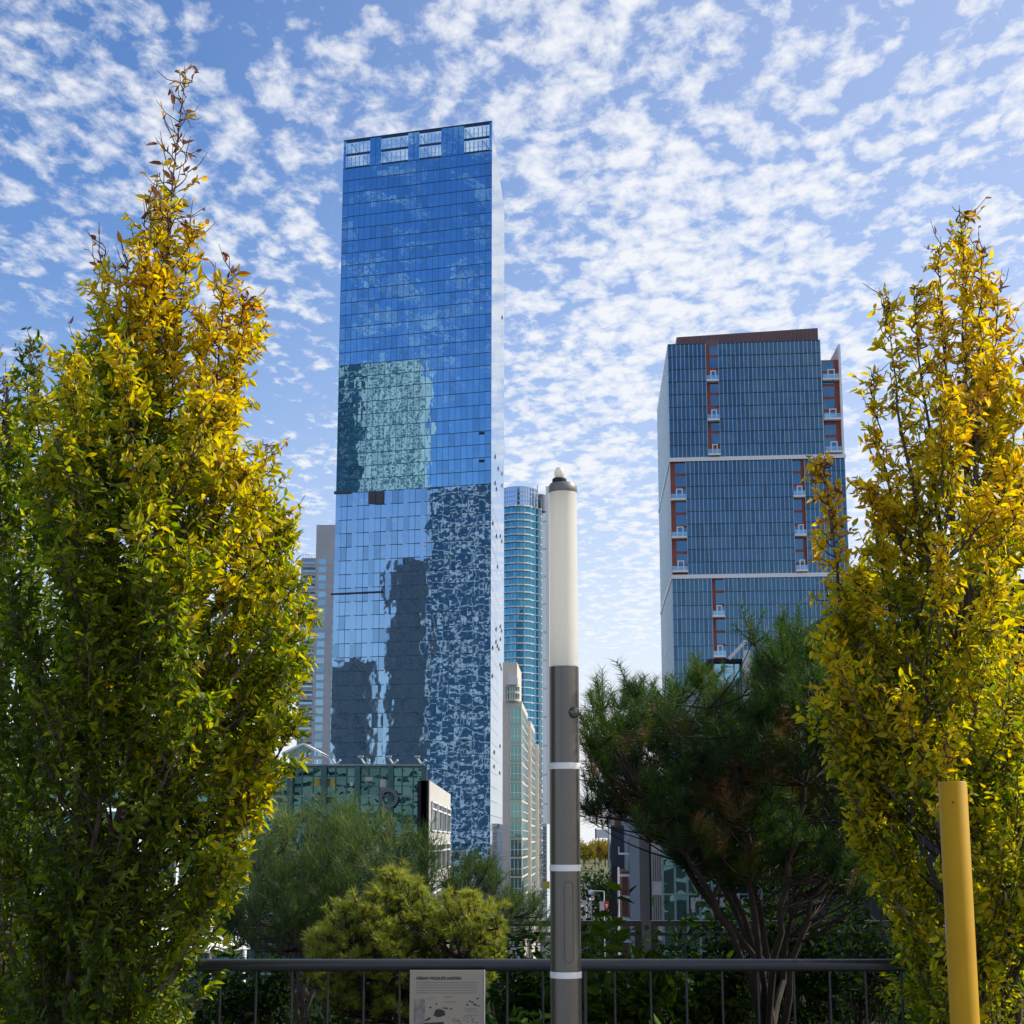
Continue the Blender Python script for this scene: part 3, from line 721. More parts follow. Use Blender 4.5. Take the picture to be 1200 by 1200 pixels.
mb = MB(); tn = []; panels(mb, t3, t4, STREET, zhi, 14, 18, 0, 1, 2, .12, .10, .006, proud=.1, tints=tn); ob = mb.build('glass_wall', [M['win_blue'], M['charcoal'], M['palegrey']], tb, 'upper glass storey'); set_tint(ob, tn)
mb = MB(); prism(mb, [t3+Vector((.2,.4,0)), t4+Vector((0,.4,0)), t4+Vector((0,20,0)), t3+Vector((.2,20,0))], STREET, zhi-.2); mb.build('core', M['teal_frame'], tb)
mb = MB(); mb.box(t3+Vector((-.4,-.6,zhi)), (t4.x-t3.x,0,0), (0,8,0), (0,0,.22)); mb.build('roof', M['charcoal'], tb)
mb = MB(); p = at(871, 782, Yt+3); mb.box(flat(p)+Z*STREET, (.62,0,0), (0,.7,0), (0,0,zhi+.25-STREET)); p2 = flat(p)+Z*(zhi+.25)
mb.box(p2+Vector((.1,0,0)), (.4,0,0), (0,.6,0), (0,0,.5)); mb.bar(p2+Vector((-.9,.3,-.05)), p2+Vector((.3,.3,1.2)), .22); mb.build('pillar', M['concrete'], tb)
def text_mesh(body, size, name, mat, parent, loc, rot, ext=.02, bold=False, align='LEFT'):
    cu = bpy.data.curves.new('t', 'FONT'); cu.body = body; cu.size = size; cu.extrude = ext; cu.align_x = align; cu.offset = size*.03 if bold else 0
    to = bpy.data.objects.new('t', cu); COL.objects.link(to)
    dg = bpy.context.evaluated_depsgraph_get(); dg.update()
    me = bpy.data.meshes.new_from_object(to.evaluated_get(dg)); me.name = name
    bpy.data.objects.remove(to); bpy.data.curves.remove(cu)
    ob = bpy.data.objects.new(name, me); COL.objects.link(ob); me.materials.clear(); me.materials.append(mat)
    o = WORLD.get(parent, Vector((0,0,0))); ob.parent = parent; ob.location = Vector(loc) - o; ob.rotation_euler = rot
    return ob
pl = at(808.5, 1068, Yt-.4)
text_mesh('reads', 22*Yt/F*1.45, 'lettering', M['sticker'], tb, pl, (R(90),0,0), .05, True)

db = thing('charcoal_building', flat(at(1000, 900, 80))+Z*STREET, 'dark charcoal building with a slanted end behind the right hornbeam', 'building')
zt = at(1050, 688, 80).z
d0 = at(985, 760, 80); d1 = at(1012, 688, 80); d2 = at(1330, 672, 80)
mb = MB(); dp = Vector((0,26,0))
P_ = [Vector((d0.x,80,STREET)), Vector((d2.x,80,STREET)), Vector((d2.x,80,d2.z)), d1, d0]
mb.face(P_); mb.face([p+dp for p in P_[::-1]])
for i in range(5): a, b = P_[i], P_[(i+1)%5]; mb.face([b, a, a+dp, b+dp])
mb.build('wall', M['charcoal'], db)
mb = MB()
for k in range(40): mb.box(Vector((d1.x+.5+k*.6, 79.94, STREET)), (.05,0,0), (0,.06,0), (0,0,d1.z-STREET-.4))
mb.build('cladding_seam', M['rail'], db)
for px, py in ((1030, 725), (1060, 720), (1110, 730), (1040, 800), (1150, 640), (1090, 820)):
    p = at(px, py, 79.9); mb = MB(); mb.cbox(p, 2.0, .1, 1.0); mb.build('window', M['win_blue'], db)

# ---- buildings behind the viewer that the mirror tower reflects
def mirror_pt(px, py, n, s, p=A):
    h = hit(px, py, p, n); d = ray(px, py).normalized(); r = d - n*(2*d.dot(n)); return h + r*s
def block(name, label, px0, px1, py, n, s, dep, fl, mats, cw=3.0, lh=1.0, mw=.6, parent_p=A, zt=None):
    a = mirror_pt(px1, py, n, s); b = mirror_pt(px0, py, n, s)
    zt = zt or min(a.z, b.z)
    a, b = flat(a), flat(b)            # facade faces +Y, seen in the mirror
    o = thing(name, (a.x, a.y, STREET), label, 'office tower')
    u, nn, L = frame(a, b)
    if nn.y < 0: a, b = b, a; u, nn, L = frame(a, b)
    mb = MB(); tn = []
    rows = max(2, int((zt-STREET)/fl)); panels(mb, a, b, STREET, zt, max(2, int(L/cw)), rows, 0, 1, 1, lh, mw, .003, proud=.3, tints=tn)
    ob = mb.build('curtain_wall', mats, o); set_tint(ob, tn)
    mb = MB(); prism(mb, [a-nn*.5, b-nn*.5, b-nn*dep, a-nn*dep], STREET, zt-.3); mb.build('core', mats[1], o)
    return o
#--REFL--
yaw = .055
nlow = (n1v + u1*yaw).normalized()
M['r_white'] = solid('white_precast', (.85,.80,.70), .7, var=.05)
M['r_glass'] = glass('warm_pale_glass', (.34,.46,.42), (.08,.12,.11), .5, .05, .01, .5)
M['r_mid'] = solid('grey_brown_cladding', (.36,.34,.32), .7)
M['r_bright'] = solid('white_frame', (.80,.80,.78), .6, var=.03)
M['r_pale'] = solid('pale_green_panel', (.85,.80,.66), .7, var=.06)
block('pale_office_tower', 'pale green glass office tower behind the viewer, mirrored in the blue tower', 425, 497, 432, n1v, 640, 30, 4.0, [M['r_glass'], M['r_pale']], 4.5, 1.5, 1.7)
block('dark_lattice_tower', 'dark green tower with pale grid behind the viewer, mirrored left', 388, 424, 433, n1v, 660, 30, 7.0, [M['teal_glass'], M['r_white']], 8.0, .7, 1.0)
block('grid_tower', 'white gridded blue tower behind the viewer, mirrored low right', 503, 590, 560, nlow, 560, 30, 6.0, [M['t2_glass'], M['r_bright']], 8.0, 1.1, .8)
block('slate_tower', 'dark slate tower behind the viewer, mirrored low in the middle', 455, 500, 660, nlow, 600, 30, 3.8, [M['win_dark'], M['r_mid']], 5.0, 1.3, 1.6)
block('dusky_block', 'dusky low block behind the viewer, mirrored low at left', 386, 432, 775, nlow, 620, 30, 3.8, [M['win_dark'], M['r_mid']], 6.0, 1.2, .9)

# ================================================================== GROUND AND STREET
#--GROUND--
def sheet(name, pts, z, mat, th=None):
    mb = MB(); mb.face([(x, y, z) for x, y in pts]); o = mb.build(name, mat); return struct(o)
sheet('ground', [(-6000,-4000), (6000,-4000), (6000,9000), (-6000,9000)], STREET, M['ground'])
ctr = lambda y: sv.x/sv.y*y - 1.0
sheet('road', [(ctr(18)-7,18), (ctr(18)+7,18), (ctr(1500)+7,1500), (ctr(1500)-7,1500)], STREET+.004, M['asphalt'])
for sgn, nm in ((-1,'pavement'), (1,'pavement')):
    mb = MB(); a = Vector((ctr(18)+sgn*7, 18, STREET)); b = Vector((ctr(1400)+sgn*7, 1400, STREET))
    mb.box(a, b-a, Vector((sgn*4,0,0)), Z*.14); struct(mb.build(nm, M['paving']))
mb = MB()
for k in range(90):
    y = 60+k*12
    for off in (-3.4, 0, 3.4): mb.face([(ctr(y)+off-.07,y,STREET+.009), (ctr(y)+off+.07,y,STREET+.009), (ctr(y+5)+off+.07,y+5,STREET+.009), (ctr(y+5)+off-.07,y+5,STREET+.009)])
struct(mb.build('road_marking', M['white']))
# hill beyond the end of the street
mb = MB(); NX, NY = 60, 24
hx0, hx1, hy0, hy1 = -420, 620, 1050, 1700
def hz(i, j):
    u_, v_ = i/NX, j/NY
    return STREET - 1 + 22*math.sin(math.pi*min(1, max(0, u_)))**.6 * math.sin(math.pi*v_*.5)**.8 + 1.5*math.sin(u_*31+v_*9)
for j in range(NY):
    for i in range(NX):
        q = [(i,j), (i+1,j), (i+1,j+1), (i,j+1)]
        mb.face([(hx0+(hx1-hx0)*a/NX, hy0+(hy1-hy0)*b/NY, hz(a,b)) for a, b in q])
struct(mb.build('hill', M['hillside']))

# ---- park deck in the foreground
mb = MB(); mb.box((-40,-30,STREET+.3), (80,0,0), (0,47.5,0), (0,0,-STREET-.3)); struct(mb.build('park_deck', M['deck']))
mb = MB(); NXs, NYs = 80, 22
def sz(x, y): return .10 + .07*math.sin(x*1.3+y*.7)*math.cos(y*1.1-x*.4) + .04*math.sin(x*4.1)*math.sin(y*3.3)
for j in range(NYs):
    for i in range(NXs):
        f_ = lambda a, b: (-14+28*a/NXs, 7.62+10.0*b/NYs, sz(-14+28*a/NXs, 7.62+9.6*b/NYs))
        mb.face([f_(i,j), f_(i+1,j), f_(i+1,j+1), f_(i,j+1)])
struct(mb.build('planting_bed', M['soil'], smooth=True))

# ================================================================== PLANTS
#--PLANTS--
def np_mesh(name, V, faces_per, tint, mat, parent, kind='leaf'):
    """V: (N, k, 3); faces_per: list of index tuples inside each element; tint (N,)"""
    N, k, _ = V.shape
    o = np.array(WORLD.get(parent, Vector((0,0,0))), dtype=np.float32)
    me = bpy.data.meshes.new(name)
    me.vertices.add(N*k); me.vertices.foreach_set('co', (V.reshape(-1,3) - o).astype(np.float32).ravel())
    sz_ = [len(f) for f in faces_per]; nl = sum(sz_); nfp = len(faces_per)
    pat = np.array([i for f in faces_per for i in f], dtype=np.int32)
    loops = (np.arange(N, dtype=np.int32)[:,None]*k + pat[None,:]).ravel()
    me.loops.add(N*nl); me.loops.foreach_set('vertex_index', loops)
    starts = np.concatenate([[0], np.cumsum(sz_)[:-1]]).astype(np.int32)
    ls = (np.arange(N, dtype=np.int32)[:,None]*nl + starts[None,:]).ravel()
    me.polygons.add(N*nfp); me.polygons.foreach_set('loop_start', ls)
    me.polygons.foreach_set('loop_total', np.tile(np.array(sz_, dtype=np.int32), N))
    me.update(calc_edges=True)
    a = me.attributes.new('tint', 'FLOAT', 'FACE'); a.data.foreach_set('value', np.repeat(np.clip(tint,0,1), nfp).astype(np.float32))
    me.materials.append(mat)
    ob = bpy.data.objects.new(name, me); COL.objects.link(ob)
    if parent: ob.parent = parent
    return ob
def norm(a): return a/np.maximum(np.linalg.norm(a, axis=-1, keepdims=True), 1e-9)
def leaves(name, P, D, L, W, tint, mat, parent, flat_up=.5, fold=.25, droop=.15):
    P = np.asarray(P, float); D = norm(np.asarray(D, float)); N = len(P)
    up = np.tile(np.array([0,0,1.0]), (N,1))*flat_up + RNG.normal(0,.6,(N,3))
    s = norm(np.cross(D, up)); n = np.cross(s, D)
    L = np.asarray(L)[:,None]; W = np.asarray(W)[:,None]
    droop = droop*RNG.uniform(-.4,2.4,(N,1)); fold = fold*RNG.uniform(.2,1.9,(N,1))
    V = np.stack([P, P+D*L*.28+s*W*.46+n*W*fold, P+D*L*.66+s*W*.40+n*W*fold*.7-n*L*droop*.4, P+D*L-n*L*droop,
                  P+D*L*.66-s*W*.40+n*W*fold*.7-n*L*droop*.4, P+D*L*.28-s*W*.46+n*W*fold], axis=1)
    return np_mesh(name, V, [(0,1,2,3), (0,3,4,5)], np.asarray(tint), mat, parent)
def needles(name, P, D, L, W, tint, mat, parent):
    P = np.asarray(P, float); D = norm(np.asarray(D, float)); N = len(P)
    s = norm(np.cross(D, RNG.normal(0,1,(N,3)))); L = np.asarray(L)[:,None]; W = np.asarray(W)[:,None]
    V = np.stack([P-s*W*.5, P+s*W*.5, P+D*L], axis=1)
    return np_mesh(name, V, [(0,1,2)], np.asarray(tint), mat, parent)
def bez(a, b, c, t): return a*(1-t)**2 + b*(2*t*(1-t)) + c*t**2
def nz(x, y, z, s=1.0): return math.sin(x*2.1*s+1.3*math.sin(z*1.7*s))*math.cos(y*1.9*s+.8*math.sin(x*2.3*s+z*s))

def hornbeam(label, base, prof, n_shoot, plumes, tintf, seed, leafL=.041, twigs=7, tl=.18, dens=1.6):
    """upright hornbeam: prof = (z, centre x, centre y, radius); plumes = (tip, foot, radius, leafiness)"""
    rn = random.Random(seed)
    root = thing('hornbeam_tree', base, label, 'tree')
    zs_ = [p[0] for p in prof]
    def pr(z):
        return [float(np.interp(z, zs_, [p[k] for p in prof])) for k in (1,2,3)]
    wood = MB(); tw = MB(); LP, LD, LL, LT = [], [], [], []
    def leafrun(pts, n, t0=.1, spread=.9, keep=1.0, tb=0.0):
        d = (pts[-1]-pts[0]).normalized()
        sd = d.cross(Vector((rn.gauss(0,1), rn.gauss(0,1), rn.gauss(0,.5)))).normalized()
        m_ = len(pts)-1
        for i in range(n):
            if rn.random() > keep: continue
            t = t0 + (1-t0)*(i+rn.random()*.6)/n; k = min(int(t*m_), m_-1); p = pts[k].lerp(pts[k+1], min(1, t*m_-k))
            sg = 1 if i % 2 else -1
            dd = d*(.55+.3*rn.random()) + sd*sg*spread + Vector((rn.gauss(0,.25), rn.gauss(0,.25), rn.gauss(-.12,.25)))
            LP.append(p); LD.append(dd); LL.append(leafL*min(1.5, max(.5, rn.lognormvariate(-.04,.26)))); LT.append(tintf(p)+tb+rn.gauss(0,.10))
    def shoot(a, c, rad, ntw, leafy=1.0, twl=tl, tb=0.0, bow=.35):
        mid = a.lerp(c, .5) + Vector(((c.x-a.x)*bow, (c.y-a.y)*bow, -(c.z-a.z)*.12)) + Vector((rn.gauss(0,.03), rn.gauss(0,.03), 0))
        pts = [bez(a, mid, c, i/6) for i in range(7)]
        tw.tube(pts, [rad*(1-.8*i/6) for i in range(7)], 4, cap=False)
        L_ = (c-a).length
        leafrun(pts, max(2, int(L_*.5/.02*dens)), .45, .8, leafy, tb)
        for j in range(ntw):
            t = .28 + .72*(j+rn.random())/ntw; p = bez(a, mid, c, t); d = (bez(a, mid, c, min(1, t+.05)) - p)
            if d.length < 1e-5: d = c-a
            d.normalize()
            o = Vector((rn.gauss(0,1), rn.gauss(0,1), rn.gauss(0,.4))); o = (o - d*o.dot(d)).normalized()
            e = p + (d*.75 + o*.75 + Z*.12).normalized()*twl*rn.uniform(.5,1.25)
            q = p.lerp(e, .5) - Z*.008 + o*.01
            tw.tube([p, q, e], [.0028, .0022, .0012], 3, cap=False)
            leafrun([p, q, e], int(twl/.0185*dens), .05, .95, leafy, tb)
    z_lo, z_hi = prof[0][0], prof[-1][0]
    # trunks
    cx0, cy0, _ = base.x, base.y, 0
    tp = []
    for k in range(12):
        z = base.z + (z_hi - base.z)*k/11; q = pr(max(z, z_lo)); f = min(1, k/5)
        tp.append(Vector((base.x*(1-f)+q[0]*f+rn.gauss(0,.015), base.y*(1-f)+q[1]*f+rn.gauss(0,.015), z)))
    wood.tube(tp, [.042*(1-.8*k/11) for k in range(12)], 9)
    for s_ in range(5):
        ang = s_*1.26+rn.random(); sp = []
        for k in range(10):
            z = base.z + .25 + (z_hi-base.z-.5)*k/9; q = pr(max(z, z_lo)); rr = q[2]*(.12+.33*min(1, k/5))
            sp.append(Vector((q[0]+math.cos(ang)*rr+rn.gauss(0,.02), q[1]+math.sin(ang)*rr+rn.gauss(0,.02), z)))
        sp[0] = tp[1].copy(); wood.tube(sp, [.017*(1-.8*k/9) for k in range(10)], 6)
    zw = np.linspace(z_lo, z_hi, 40); wts = np.array([pr(z)[2]**1.3+.01 for z in zw]); wts /= wts.sum()
    for i in range(n_shoot):
        z1 = rn.choices(list(zw), list(wts))[0] + rn.uniform(-.06,.06)
        q = pr(z1); th = rn.uniform(0, 2*math.pi)
        rr = q[2]*(rn.random()**.45)*(1 + .30*nz(math.cos(th)*2+seed, math.sin(th)*2, z1*2.2))
        c = Vector((q[0]+math.cos(th)*rr, q[1]+math.sin(th)*rr, z1))
        dz_ = .22+.75*rr; z0 = max(base.z+.12, z1-dz_); q0 = pr(max(z0, z_lo))
        a = Vector((q0[0]+math.cos(th)*rr*.18+rn.gauss(0,.03), q0[1]+math.sin(th)*rr*.18+rn.gauss(0,.03), z0))
        shoot(a, c, .0075, twigs)
    for tip, foot, rad, leafy, bare, tb in plumes:
        a, c = Vector(foot), Vector(tip); L_ = (c-a).length
        mid = a.lerp(c, .55) + Vector(((c.x-a.x)*.25, (c.y-a.y)*.2, 0))
        pts = [bez(a, mid, c, i/12) + Vector((rn.gauss(0,.007), rn.gauss(0,.007), 0)) for i in range(13)]
        wood.tube(pts, [max(.0022, (.013 if rad > .06 else .006)*(1-i/12.4)) for i in range(13)], 6)
        nn_ = int(L_/.045)
        for j in range(nn_):
            t = .12+.88*(j+rn.random())/nn_; p = bez(a, mid, c, t)
            r_ = rad*(1-.65*t)*rn.uniform(.5,1.2)
            th = rn.uniform(0, 2*math.pi); e = p + Vector((math.cos(th)*r_, math.sin(th)*r_, r_*rn.uniform(.9,1.9)))
            lf = leafy if t < bare else .05
            if lf > .3: shoot(p, e, .004, 3, lf, .10, tb, .2)
            else:
                shoot(p, e, .004, 2, .10, .13, .35, .2)
                if rn.random() < .28:
                    leafrun([p, p.lerp(e,.5), e], 3, .2, .8, .8, .42)
    wood.build('trunk', M['bark'], root, smooth=True)
    tw.build('twigs', M['twig'], root)
    W_ = np.array(LL)*RNG.uniform(.36,.50,len(LL))
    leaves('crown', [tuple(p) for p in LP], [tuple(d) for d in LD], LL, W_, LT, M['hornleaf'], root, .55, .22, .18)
    print(label, 'leaves', len(LP)); return root

def prof_px(rows, Y, ysq=1.0):
    out = []
    for py, cx, hw in rows:
        p = at(cx, py, Y); out.append((p.z, p.x, Y, hw*Y/F))
    return sorted(out)
YL = 6.9
# left hornbeam
tipL = lambda px, py, dy=0: at(px, py, YL+dy)
z_at = lambda py, Y: at(600, py, Y).z
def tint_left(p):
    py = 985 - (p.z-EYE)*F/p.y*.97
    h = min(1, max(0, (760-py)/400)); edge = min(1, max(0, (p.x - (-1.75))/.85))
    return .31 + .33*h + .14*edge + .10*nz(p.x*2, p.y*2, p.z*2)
L1p = prof_px([(380,150,22), (430,148,44), (480,150,72), (540,153,104), (620,156,140), (700,158,166), (780,160,170), (860,154,162), (940,142,148), (1020,128,136), (1100,105,124), (1200,88,106), (1300,88,80)], YL)
plL = [(tipL(214,88), tipL(168,560), .15, .75, .66, .06), (tipL(204,215,.05), tipL(172,520,.05), .09, .7, .8, .06), (tipL(176,235,-.08), tipL(160,520,-.05), .09, .75, .85, .05), (tipL(222,262,.06), tipL(190,540,.05), .06, .7, .9, .06), (tipL(286,345,-.05), tipL(240,640,-.1), .07, .95, .95, .06), (tipL(266,325,-.1), tipL(222,650,-.1), .11, 1, .93, .05), (tipL(240,372,.1), tipL(218,640,.1), .08, .9, .95, .05), (tipL(289,372,.1), tipL(238,640,.1), .08, 1, .95, .07), (tipL(122,300,.1), tipL(140,600,.1), .10, .9, .85, .04),
       (tipL(150,310,-.1), tipL(150,560,-.1), .10, .95, .9, .05), (tipL(186,300,.1), tipL(172,560,.1), .10, .95, .9, .05), (tipL(96,400,.2), tipL(112,640,.1), .10, 1, .9, 0), (tipL(312,520,0), tipL(250,720,0), .08, .9, .95, .06), (tipL(340,600,.1), tipL(255,800,0), .08, .9, .95, .08),
       (tipL(356,712,0), tipL(265,860,0), .08, 1, 1, .08), (tipL(352,778,.1), tipL(265,900,.1), .08, 1, 1, .08), (tipL(345,850,-.1), tipL(255,960,0), .08, 1, 1, .05), (tipL(330,905,0), tipL(240,1000,0), .08, 1, 1, .02), (tipL(40,440,.2), tipL(80,700,.2), .10, .9, .9, 0)]
_r = random.Random(77)
for py in range(500, 1090, 20):              # ragged sprays along the sunny side and the back
    e = float(np.interp(py, (480,540,620,700,780,860,940,1020,1100), (225,262,298,322,330,318,290,262,228)))
    plL.append((tipL(e+_r.uniform(2,24), py-_r.uniform(25,55), _r.uniform(-.4,.4)), tipL(e-_r.uniform(45,75), py+_r.uniform(55,95), _r.uniform(-.3,.3)), .045, .95, 1, .05))
for py in range(470, 900, 34):
    plL.append((tipL(150-_r.uniform(30,110), py-60, -.45-_r.random()*.2), tipL(150-_r.uniform(10,60), py+60, -.35), .05, .95, 1, .02))
    plL.append((tipL(150+_r.uniform(-10,110), py-60, -.5-_r.random()*.2), tipL(150+_r.uniform(0,60), py+60, -.35), .05, .95, 1, .04))
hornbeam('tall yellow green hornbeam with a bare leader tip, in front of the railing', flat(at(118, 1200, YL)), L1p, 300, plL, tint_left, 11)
YL2 = 8.2
def tint_l2(p): return .26 + .14*nz(p.x*2, p.y*2, p.z*2) + .08*(p.z > 3.6)
L2p = prof_px([(455,12,22), (520,10,62), (620,8,90), (720,5,105), (840,0,120), (960,-5,125), (1080,-5,120), (1200,-5,110)], YL2)
plL2 = [(at(38,405,YL2), at(20,640,YL2), 0.082, .55, .97, -.05), (at(5,440,YL2), at(0,660,YL2), 0.082, .5, .9, 0), (at(-10,420,YL2), at(0,640,YL2), 0.082, .3, .5, 0), (at(70,500,YL2), at(30,700,YL2), 0.088, .8, .95, 0)]
hornbeam('darker green hornbeam at the far left edge, behind the tall one', flat(at(-10, 1190, YL2)), L2p, 130, plL2, tint_l2, 23)
YR = 7.3
tipR = lambda px, py, dy=0: at(px, py, YR+dy)
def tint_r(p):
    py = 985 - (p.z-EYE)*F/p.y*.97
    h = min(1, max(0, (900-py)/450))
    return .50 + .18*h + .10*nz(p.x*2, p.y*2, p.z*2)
Rp = prof_px([(440,1128,14), (500,1130,46), (570,1132,78), (640,1130,94), (720,1124,112), (800,1120,126), (880,1120,132), (960,1126,126), (1040,1140,108), (1120,1155,92), (1200,1165,82), (1300,1165,70)], YR)
plR = [(tipR(1126,246), tipR(1132,640), .085, .75, .93, .04), (tipR(1100,290,.1), tipR(1118,640,.1), .07, .7, .93, .04), (tipR(1150,292,-.1), tipR(1140,640,-.1), .08, .8, .95, .05), (tipR(1168,340,.1), tipR(1150,640,0), .08, .8, .95, .05), (tipR(1036,345), tipR(1092,690), .075, .6, .95, .08), (tipR(1072,335,.1), tipR(1105,660,.1), .07, .65, .92, .05),
       (tipR(1022,440,.1), tipR(1078,730,0), .07, .7, .95, .08), (tipR(966,548), tipR(1005,800), .085, .95, 1, .12), (tipR(1192,450,.1), tipR(1165,700,.1), .09, .95, .95, .05), (tipR(1215,400,0), tipR(1180,700,0), .09, .9, .95, .05), (tipR(1020,575,-.1), tipR(1066,800,0), .075, .75, 1, .04), (tipR(968,745,0), tipR(1040,930,0), .08, 1, 1, .08),
       (tipR(962,840,0), tipR(1050,960,0), .07, 1, 1, .04), (tipR(985,690,.1), tipR(1040,880,0), .07, 1, 1, .08), (tipR(1000,900,0), tipR(1070,1040,0), .07, 1, 1, .03), (tipR(1015,980,0), tipR(1080,1090,0), .07, 1, 1, .03)]
for py in range(620, 1090, 26):
    e = float(np.interp(py, (560,640,720,800,880,960,1040,1100), (1052,1036,1012,994,988,1000,1032,1064)))
    plR.append((tipR(e-_r.uniform(2,20), py-_r.uniform(25,55), _r.uniform(-.4,.4)), tipR(e+_r.uniform(45,70), py+_r.uniform(55,95), _r.uniform(-.3,.3)), .045, .95, 1, .05))
for py in range(480, 960, 44):
    plR.append((tipR(1125+_r.uniform(-75,75), py-60, -.45-_r.random()*.2), tipR(1125+_r.uniform(-40,40), py+60, -.35), .05, .95, 1, .04))
hornbeam('golden hornbeam with loose upright shoots beside the yellow post', flat(at(1150, 1200, YR)), Rp, 175, plR, tint_r, 37)

# two more of the row stand to the right, outside the picture, and shade the planting bed
gold = [o for o in COL.objects if o.get('label','').startswith('golden hornbeam')][0]
copy_tree(gold, flat(Vector((4.9, 8.6, 0))), 'hornbeam of the same row standing to the right of the golden one, nearer the viewer', 2.1, .92)
copy_tree(gold, flat(Vector((5.6, 10.4, 0))), 'hornbeam of the same row standing farthest to the right, beyond the railing', 4.0, .88)

def conifer(name, label, base, outline, Y, dY, n, nodes, needle, shoot_l, per, mat, tintf, seed, nw=.0028, upb=.9, bark='bark_red', rb=.035, cone=.9, tuft=False, catg='tree', low_skip=0.0):
    """open pine: branch tips spread through the crown volume, joined to the limbs by curved branches"""
    rn = random.Random(seed)
    root = thing(name, base, label, catg)
    wood, tw = MB(), MB()
    limbs = []
    for nd in nodes:
        pts = [Vector(base)] + [Vector(q) for q in nd]
        res = []
        for i in range(len(pts)-1):
            for k in range(4): res.append(pts[i].lerp(pts[i+1], k/4)  + Vector((rn.gauss(0,.015), rn.gauss(0,.015), 0))*(1 if i+k else 0))
        res.append(pts[-1]); m_ = len(res)
        wood.tube(res, [rb*(1-.72*i/(m_-1)) for i in range(m_)], 8); limbs += res[3:]
    P, D, L, T = [], [], [], []
    xs = [p[0] for p in outline]; ys = [p[1] for p in outline]
    def inside(x, y):
        c = False; j = len(outline)-1
        for i in range(len(outline)):
            if (ys[i] > y) != (ys[j] > y) and x < (xs[j]-xs[i])*(y-ys[i])/(ys[j]-ys[i])+xs[i]: c = not c
            j = i
        return c
    made = 0; tries = 0
    while made < n and tries < n*40:
        tries += 1
        x, y = rn.uniform(min(xs), max(xs)), rn.uniform(min(ys), max(ys))
        if not inside(x, y): continue
        c = at(x, y, Y + dY*rn.uniform(-1,1))
        if rn.random() < low_skip and nz(c.x*2.2, c.y*1.5, c.z*2.5) < -.1: continue
        made += 1
        a = min(random.Random(made).sample(limbs, min(70, len(limbs))), key=lambda q: (q-c).length + (0 if q.z < c.z else 1.5))
        d0 = Vector(((c.x-a.x), (c.y-a.y), (c.z-a.z)*.5))
        mid = a + d0*.6
        s_end = c
        pts = [bez(a, mid, s_end, i/6) for i in range(7)]
        tw.tube(pts, [.0075*(1-.75*i/6) for i in range(7)], 4, cap=False)
        tt = tintf(c)+rn.gauss(0,.08)
        for s_ in range(3):
            st = pts[-1] if s_ == 0 else pts[5].lerp(pts[6], rn.random())
            out = flat(c-a); out = out.normalized() if out.length > 1e-4 else Vector((0,0,0))
            dd = (Z*upb + out*rn.uniform(0,.6) + Vector((rn.gauss(0,.28), rn.gauss(0,.28), 0))*(1 if s_ == 0 else 1.8)).normalized()
            ln = shoot_l*rn.uniform(.55,1.2)*(1 if s_ == 0 else .75)
            e = st+dd*ln; tw.tube([st, st.lerp(e,.5), e], [.004,.003,.0015], 3, cap=False)
            for k in range(per):
                t = (k+rn.random())/per
                if tuft: t = .55+.45*t**.6
                p = st.lerp(e, t)
                o = Vector((rn.gauss(0,1), rn.gauss(0,1), rn.gauss(0,1))); o = (o-dd*o.dot(dd)).normalized()
                P.append(tuple(p)); D.append(tuple(dd*rn.uniform(.45,1.0) + o*cone)); L.append(needle*rn.uniform(.6,1.15)); T.append(tt+.22*(t-.5)+rn.gauss(0,.05))
    wood.build('trunk', M[bark], root, smooth=True)
    tw.build('branches', M[bark], root)
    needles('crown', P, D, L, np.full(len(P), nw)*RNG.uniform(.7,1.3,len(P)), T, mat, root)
    print(name, len(P)); return root
YP = 11.6
pine_out = [(x_, y_+16) for x_, y_ in [(684,842), (700,800), (718,838), (742,782), (760,815), (795,800), (828,770), (850,800), (868,810), (880,760), (876,722), (900,772), (924,716), (950,745), (958,740), (985,790), (1040,800), (1060,900), (1050,1020), (1000,1050), (955,1015), (900,1035), (860,1025), (815,1015), (775,990), (745,962), (720,940), (690,960), (682,945), (698,900), (684,880)]]
pn = [[at(880,1120,YP), at(800,1010,YP), at(760,950,YP), at(728,890,YP), at(705,850,YP)], [at(892,1130,YP+.2), at(850,1020,YP+.2), at(820,950,YP+.2), at(800,860,YP), at(770,810,YP+.1)], [at(905,1140,YP+.4), at(885,1040,YP+.4), at(900,930,YP+.3), at(915,800,YP+.2), at(900,755,YP+.2)], [at(930,1130,YP-.3), at(965,1030,YP-.3), at(1000,950,YP-.3), at(1020,870,YP-.2)], [at(915,1150,YP+.7), at(935,1050,YP+.7), at(950,950,YP+.7), at(960,820,YP+.6)], [at(880,1140,YP-.5), at(835,1050,YP-.6), at(790,980,YP-.7), at(745,920,YP-.8)], [at(890,1120,YP-.6), at(880,1000,YP-.8), at(855,900,YP-.8), at(830,830,YP-.7)], [at(905,1120,YP-.7), at(925,1010,YP-.9), at(945,920,YP-.9), at(950,830,YP-.8)], [at(885,1120,YP+.6), at(830,1000,YP+.9), at(850,900,YP+.9), at(845,820,YP+.8)]]
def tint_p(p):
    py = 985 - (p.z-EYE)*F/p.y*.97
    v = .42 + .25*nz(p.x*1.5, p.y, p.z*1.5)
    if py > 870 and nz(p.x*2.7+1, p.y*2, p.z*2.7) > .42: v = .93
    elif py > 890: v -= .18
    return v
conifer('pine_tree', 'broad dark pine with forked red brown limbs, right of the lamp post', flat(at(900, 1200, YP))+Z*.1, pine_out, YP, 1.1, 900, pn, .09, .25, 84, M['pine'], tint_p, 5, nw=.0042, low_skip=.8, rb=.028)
YB = 9.4
